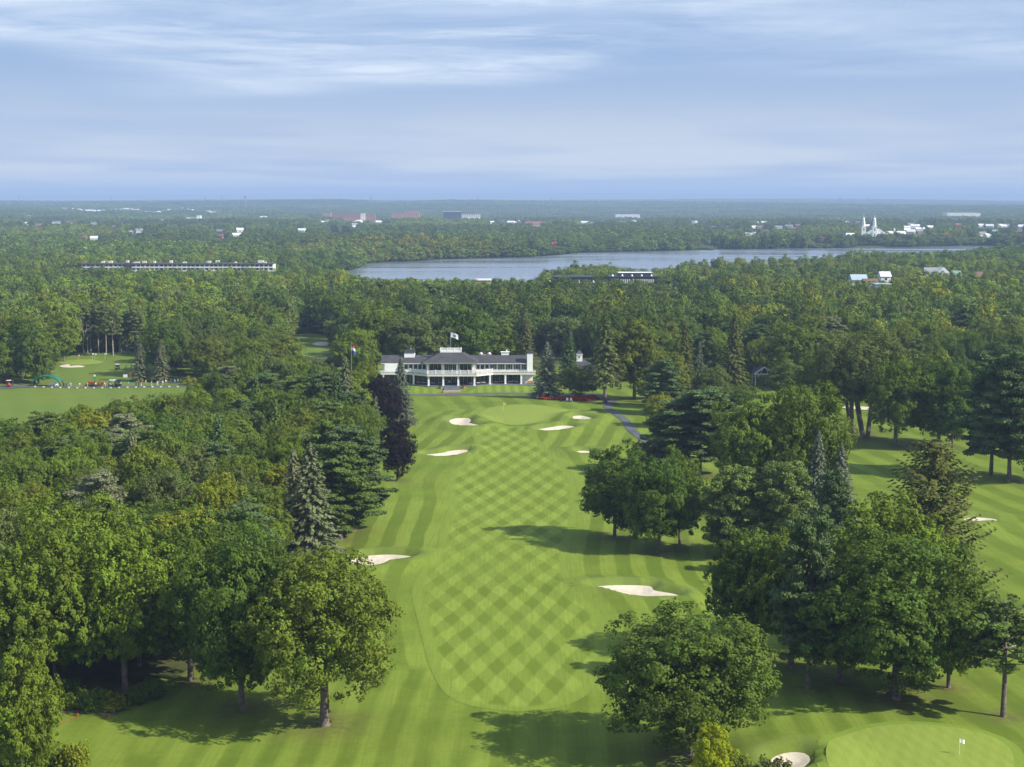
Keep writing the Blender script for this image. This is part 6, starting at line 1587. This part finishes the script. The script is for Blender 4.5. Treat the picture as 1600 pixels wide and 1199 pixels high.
# church with two towers
D = 2360; cxm = atdepth(1367, D); zg = -6.0
def zrow(yr, D): k = (599.5 - yr) / F; return CAMH + D * (k * CP - SP) / (k * SP + CP)
ch_ = empty('church', (cxm, D, zg)); tag(ch_, 'white church with two tall towers beyond the lake', 'church')
MB().box(-8.5, 20, 2, 34, -1, 15).build('nave_wall', M_TANW, ch_)
MB().gable_y(-9.2, 20.7, 1.5, 34.5, 15.004, 24).build('nave_roof', M_SILV, ch_)
fc_ = MB(); fc_.box(-8.6, 8.4, -.6, 1.49, -1, 12.5).add([(-8.6, -.6, 12.5), (8.4, -.6, 12.5), (-.1, -.6, 21.5), (-8.6, 1.49, 12.5), (8.4, 1.49, 12.5), (-.1, 1.49, 21.5)], [(0, 1, 2), (5, 4, 3), (0, 2, 5, 3), (2, 1, 4, 5), (1, 0, 3, 4)]).build('facade', M_PALE, ch_)
MB().gable_y(9, 22, 6, 18, 8, 14.5).box(9.4, 21.6, 6.4, 17.6, -1, 7.99).build('side_chapel', M_PALE, ch_)
for k, px in enumerate((1349.0, 1366.0)):
    tx = atdepth(px, D) - cxm; zt = zrow(336, D) - zg
    tw = MB().box(tx - 3.1, tx + 3.1, -1.8, 4.0, -1, zt * .60).box(tx - 3.5, tx + 3.5, -2.2, 4.4, zt * .60, zt * .62).build('tower', M_PALE, ch_)
    MB().cyl(tx, 1.1, zt * .62 + .003, zt * .76, 2.5, 2.4, 8).cyl(tx, 1.1, zt * .76, zt * .775, 2.9, 2.9, 8).cyl(tx, 1.1, zt * .775, zt * .86, 1.8, 1.7, 8).cyl(tx, 1.1, zt * .86, zt * .9, 2.1, .8, 8).build('lantern', M_WHITE, ch_)
    MB().cyl(tx, 1.1, zt * .9 + .003, zt, .8, .08, 8).build('spire', M_SILV, ch_)
    lv = MB().box(-.8, .8, -.05, .05, 0, 3.0).build('belfry_opening', M_FGLASS, ch_, (tx, -1.87, zt * .48)); inst('belfry_opening', lv.data, ch_, (tx, -1.87, zt * .30))
for k in range(3): MB().box(-5 + 4.5 * k, -3.6 + 4.5 * k, -.7, -.58, 3, 8).build('window', M_FGLASS, ch_)
mn, w, Ht, hw = far_building('manor_house', 'tan stone manor with white mansard roof and small cupola right of the church', 1386, 1416, 361.5, 2390, 14, M_TANW, M_WHITE, 'mansard', 3, rh=5.0, pitch=3.2)
MB().cyl(-2, 0, Ht, Ht + 2.6, 1.0, .9, 8).cyl(-2, 0, Ht + 2.6, Ht + 5.2, .8, .05, 8).build('cupola', M_WHITE, mn)
MB().box(-w / 2 - .6, w / 2 + .6, -7.6, -7.32, hw - .2, hw + .45).build('cornice', M_WHITE, mn)
FB = far_building
FB('office_building', 'dark office block with white top storey on the far side of the woods', 692.5, 721, 330.5, 4700, 30, M_DARKW, M_WHITE, 'flat', 4, pitch=5.5, winw=4)
_o = COL.objects.get('office_building'); MB().box(-22, 22, -8, 12, 22.7, 27).build('penthouse', M_PALE, _o)
FB('office_building', 'pale grey office block right behind the dark office block', 721.5, 750, 334.5, 4760, 25, M_PALE, M_GREYR, 'flat', 3, pitch=6, winw=3)
FB('brick_block', 'reddish brick block with white side, leftmost in the far row of blocks', 504, 517, 332, 4900, 24, M_ROSE, M_GREYR, 'flat', 4, pitch=5)
FB('brick_block', 'long low red brick block in the middle of the far row', 518, 563, 334.5, 4920, 22, M_BRICK, M_GREYR, 'flat', 3, pitch=6)
FB('brick_block', 'pale-topped block between two brick blocks in the far row', 563.5, 570, 333.6, 4930, 20, M_PALE, M_PALE, 'flat', 3, pitch=5)
FB('brick_block', 'red brick block at the right end of the far row', 570.5, 586, 334.5, 4940, 22, M_BRICK, M_GREYR, 'flat', 3, pitch=5)
FB('brick_block', 'rose brick hospital-like block, stepped, left of the dark office', 612, 655, 333, 4700, 30, M_ROSE, M_ROSE, 'flat', 4, pitch=5)
FB('brick_block', 'upper storeys of pinkish brick above the rose brick block', 633, 653, 330, 4735, 20, M_ROSE, M_GREYR, 'flat', 2, pitch=5)
FB('warehouse', 'building with a wide tan roof below the dark office block', 734, 755, 342.5, 4100, 30, M_PALE, M_TANW, 'hip', 1, rh=7)
FB('school', 'long building with bright red roof in the far woods', 821, 857, 346.2, 4150, 20, M_PALE, M_REDR, 'gable', 1, rh=5, pitch=6)
FB('red_house', 'house with tall dark red roof at the far lake shore', 862.5, 875.5, 378.5, 2080, 12, M_PALE, M_REDR, 'gable', 1, rh=7)
FB('house', 'grey-roofed house left of the dark red roof by the lake', 843, 859, 377.5, 2110, 12, M_PALE, M_SHUT, 'gable', 1, rh=6)
FB('house', 'white gabled house on the far shore, left one of two', 1094, 1105, 376.5, 2335, 10, M_WHITE, M_GREYR, 'gable', 2, rh=5, ridge='y')
FB('house', 'white gabled house on the far shore, right one of two', 1114.5, 1123.5, 377, 2345, 10, M_PALE, M_BRNR, 'gable', 2, rh=5, ridge='y')
FB('beige_building', 'beige flat-roofed building at the near lake shore', 742, 767, 437.2, 960, 12, M_TANW, M_CREAM, 'flat', 0)
b_, w, Ht, hw = FB('dark_building', 'low black modern building left of a bigger black one by the lake', 866, 926, 432.5, 985, 14, M_DARKW, M_SHUT, 'flat', 0)
MB().box(-w / 2 - 6, w / 2 + 8, -8.5, -7.3, hw - 3.4, hw - 3.0).build('canopy', M_PALE, b_)
for k in range(4): MB().cyl(-w / 2 - 3 + 9 * k, -8, hw - 3, hw - 1.6, .8, .4, 10).build('roof_fan', M_METAL, b_)
b_, w, Ht, hw = FB('dark_building', 'black modern building with tall pale windows by the lake', 952, 1027, 432, 990, 16, M_DARKW, M_SHUT, 'flat', 0)
MB().box(-w / 2 + 6, w / 2 - 3, -4, 6, Ht + .003, Ht + 1.9).build('upper_storey', M_DARKW, b_); MB().box(-w / 2 + 5.8, w / 2 - 2.8, -4.3, 6.3, Ht + 1.903, Ht + 2.1).build('upper_roof', M_SILV, b_)
pw = MB().box(-.42, .42, -.06, .06, 0, 3.0).build('window', pmat('pale_blind', (.42, .50, .46), .4), b_, (0, -8.1, hw - 4.0)).data
for k in range(14): inst('window', pw, b_, (-w / 2 + 7.2 + 1.3 * k + (3 if k > 4 else 0), -8.1, hw - 4.2))
for k in range(5): MB().cyl(-w / 2 + 2 + 6 * k, -6, Ht, Ht + 1.2, .7, .3, 10).build('roof_fan', M_METAL, b_)
FB('house', 'white house with blue-grey gabled roof among the right-hand woods', 1331, 1354, 429.5, 960, 10, M_WHITE, M_BLUER, 'gable', 1, rh=3.2)
FB('house', 'long brown-roofed house just right of the blue-grey roof', 1350, 1371, 436, 940, 9, M_PALE, M_BRNR, 'gable', 1, rh=2.4)
FB('house', 'pale blue flat-roofed shed below the brown-roofed house', 1367, 1391, 443.5, 915, 8, M_BLUER, M_BLUER, 'flat')
FB('house', 'small white house with pale roof above the brown-roofed house', 1376, 1391, 425, 1010, 9, M_WHITE, M_SILV, 'gable', 1, rh=3)
FB('house', 'big white house with two gables among the right-hand woods', 1446, 1466, 418.5, 1085, 10, M_WHITE, M_GREYR, 'gable', 2, rh=4)
FB('house', 'right gable of the big white house among the right-hand woods', 1464, 1482, 417.5, 1090, 10, M_WHITE, M_SILV, 'gable', 2, rh=4, ridge='y')
FB('house', 'house with pale green roof right of the big white house', 1489, 1502, 423.5, 1080, 9, M_PALE, M_GRNR, 'gable', 0, rh=3)
FB('house', 'house with reddish brown roof at the far right of the woods', 1525, 1540, 425.5, 1090, 9, M_TANW, M_BRNR, 'gable', 0, rh=3)
FB('warehouse', 'long flat white roof in the distance above the middle of the lake', 962, 1000, 335.5, 5300, 60, M_SILV, M_SILV, 'flat')
FB('warehouse', 'pale low building among trees beyond the right of the lake', 1103, 1146, 354, 3250, 30, M_PALE, M_GREYR, 'flat', 1, pitch=5)
FB('warehouse', 'long pale shed far away at the right', 1480, 1532, 333, 5300, 60, M_PALE, M_SILV, 'flat')
FB('town_house', 'cream long building right of the manor', 1436, 1470, 364.5, 2520, 14, M_PALE, M_GREYR, 'flat', 2, pitch=4)
FB('town_house', 'cream house with grey hipped roof, middle of the lakeside town', 1472, 1495, 364.8, 2530, 14, M_PALE, M_SILV, 'hip', 2, rh=5)
FB('town_house', 'bright cream house with pale pyramid roof in the lakeside town', 1496, 1515, 362, 2545, 14, M_PALE, M_SILV, 'hip', 2, rh=6)
FB('town_house', 'white building with pale green roof at the right end of the town', 1552, 1578, 359, 2650, 16, M_PALE, M_GRNR, 'gable', 1, rh=4)
FB('town_house', 'red brick block left of the church near the shore', 1263, 1289, 371, 2340, 12, M_BRICK, M_GREYR, 'flat', 2, pitch=3.2)
FB('town_house', 'small white house left of the church', 1323, 1336, 364.5, 2420, 11, M_WHITE, M_SILV, 'gable', 1, rh=4)
FB('town_house', 'pinkish house at the left of the town', 1309, 1322, 362, 2440, 11, M_ROSE, M_SHUT, 'gable', 1, rh=4)
FB('town_house', 'row of reddish roofs above the lakeside town', 1494, 1529, 349, 3500, 14, M_BRICK, M_REDR, 'gable', 1, rh=4)
FB('warehouse', 'white building with a tower-like end far left', 288, 313, 340.5, 4650, 30, M_PALE, M_SILV, 'flat', 1, pitch=7)
FB('warehouse', 'tall white end of the far left white building', 307, 313, 337, 4640, 20, M_WHITE, M_SILV, 'flat')
FB('warehouse', 'low reddish building far left', 333, 361, 339.5, 4800, 30, M_ROSE, M_BRICK, 'flat', 1, pitch=7)
FB('warehouse', 'white building with sloping roof, far left of centre', 405, 416, 338.2, 4900, 30, M_WHITE, M_SILV, 'gable', rh=5)
FB('warehouse', 'pale sheds far left of centre', 380, 398, 340, 4850, 30, M_PALE, M_GREYR, 'flat', 1, pitch=7)
FB('house', 'white cluster of roofs in the woods left of the lake', 517, 535, 358.5, 3150, 20, M_PALE, M_SILV, 'gable', 1, rh=4)
FB('house', 'pinkish pair of roofs right of the white cluster', 541, 553, 357, 3200, 18, M_ROSE, M_ROSE, 'gable', 1, rh=4)
FB('house', 'low white house in the woods above the lake inlet', 596, 611, 358, 3200, 16, M_WHITE, M_SILV, 'flat', 1)
# far housing estate and scattered houses: copies of one small house
hs = None
RN3 = random.Random(5)
def far_house(px, D, wm, label, group):
    global hs
    x_ = atdepth(px, D); zg = float(base_h(x_, D))
    if hs is None:
        hs = []
        for wl2, rf in ((M_WHITE, M_GREYR), (M_PALE, M_SILV), (M_ROSE, M_BRNR), (M_WHITE, M_SILV)):
            hs.append((MB().box(-6, 6, -4.5, 4.5, -1, 6).data if False else None, wl2, rf))
    k = RN3.randrange(4); _, wl2, rf = hs[k]
    key = 'hk%d' % k
    if key not in FHM:
        a = MB().box(-6, 6, -4.5, 4.5, -1, 7).build('wall', wl2); b = MB().gable(-6.6, 6.6, -5.2, 5.2, 7.004, 10.5).build('roof', rf); FHM[key] = (a.data, b.data); bpy.data.objects.remove(a); bpy.data.objects.remove(b)
    if label is None:
        n_, mx, my = min(MARKS_F, key=lambda m_: math.hypot(m_[1] - px, (m_[2] - proj(0, D, zg)[1]) * 2.5)); dx, dy = px - mx, (proj(0, D, zg)[1] - my) * 2.5
        wh = ('just right of the ' if dx > 0 else 'just left of the ') if abs(dx) > abs(dy) else ('lower than the ' if dy > 0 else 'farther off than the ')
        kk = (k, wh + n_); o_ = SEEN[kk] = SEEN.get(kk, -1) + 1
        label = f'{ORD[min(o_, 19)]}tiny {["white house with grey roof", "pale house with white roof", "rose house with brown roof", "all-white house"][k]} {wh}{n_}'
    r = empty('far_house', (x_, D, zg), RN3.uniform(-.4, .4)); r.scale = (wm / 12, 1, RN3.uniform(.9, 1.25)); tag(r, label, 'house', group)
    inst('wall', FHM[key][0], r, (0, 0, 0)); inst('roof', FHM[key][1], r, (0, 0, 0))
FHM = {}
MARKS_F = [('long apartment block', 270, 405), ('left white sheds', 300, 345), ('brick block row', 545, 340), ('rose brick block', 634, 340), ('dark office block', 707, 340), ('red-roofed school', 840, 350), ('long white roof', 981, 338), ('lake inlet', 600, 400), ('red-roofed lake house', 869, 384), ('two shore houses', 1108, 382), ('twin-towered church', 1360, 372), ('tan manor', 1402, 370), ('lakeside town', 1500, 368), ('green-roofed building', 1565, 365), ('pale low building', 1125, 358), ('far right shed', 1505, 336), ('water tower', 384, 330), ('far left woods edge', 20, 350)]
EST = []
for px, D, wm in HOUSES_EST: far_house(px, D, wm, 'tiny pale house in the long row on the far left horizon ridge', 'houses of the estate on the far left horizon')
for px, D, wm in HOUSES_SCAT: far_house(px, D, wm, None, 'single roofs scattered through the far woods')
# pylons, water tower
py0 = None
for k, (px, yt, D) in enumerate([(29.5, 306, 9800), (174, 307.5, 9500), (320, 307, 9600), (580, 305.5, 9000), (746, 307, 9400), (347, 305, 9900), (1312, 308, 9500), (1356, 307, 9700), (861, 309, 9300)]):
    x_ = atdepth(px, D); zg = float(base_h(x_, D)); H = zrow(yt, D) - zg
    lab = f'lattice power pylon on the horizon, {["at the far left edge", "above the left estate", "above the left white sheds", "left of the brick row", "above the dark office block", "next to the left white sheds", "left of the church towers", "behind the church towers", "above the red-roofed school"][k]}'
    if py0 is None:
        py0 = empty('pylon', (x_, D, zg)); tag(py0, lab, 'pylon', 'power pylons along the horizon')
        m_ = MB()
        for sx1 in (-1, 1):
            for sy1 in (-1, 1): m_.bar((sx1 * 4, sy1 * 4, 0), (sx1 * .9, sy1 * .9, 48), .55, 4)
        for j in range(6):
            z0_, z1_ = 8 * j, 8 * j + 8; a = 4 - 3.1 * z0_ / 48; b = 4 - 3.1 * z1_ / 48
            m_.bar((-a, -a, z0_), (b, -b, z1_), .3, 4); m_.bar((a, -a, z0_), (-b, -b, z1_), .3, 4)
        m_.build('lattice', M_GREYR, py0); ca = MB()
        for z_, l_ in ((34, 8), (40, 7), (46, 5)): ca.bar((-l_, 0, z_), (l_, 0, z_), .5, 4)
        ca.build('crossarm', M_GREYR, py0); py0['H'] = 48; r = py0
    else: r = dup(py0, (x_, D, zg), RN3.uniform(-.5, .5), lab)
    r.scale = (1, 1, H / 48)
x_ = atdepth(383.7, 7600); zg = float(base_h(x_, 7600)); H = zrow(305.5, 7600) - zg
wt = empty('water_tower', (x_, 7600, zg)); tag(wt, 'white water tower on the far left horizon', 'tower')
MB().cyl(0, 0, 0, H * .8, 3.0, 2.4, 12).build('shaft', M_GREYR, wt); MB().cyl(0, 0, H * .8, H * .86, 2.4, 7, 14).cyl(0, 0, H * .86, H * .95, 7, 7, 14).cyl(0, 0, H * .95, H, 7, 2, 14).build('tank', M_GREYR, wt)
x_ = atdepth(1365.5 + 134, 6000); zg = float(base_h(x_, 6000)); H = zrow(326, 6000) - zg
x_, y_ = atdepth(1513, 925), 925.0
MB().cyl(0, 0, 0, 13.5, .16, .1, 6).build('utility_pole', M_CREAM, None, (x_, y_, float(base_h(x_, y_)))); tag(COL.objects['utility_pole'], 'pale tall pole standing in the right-hand woods', 'pole')
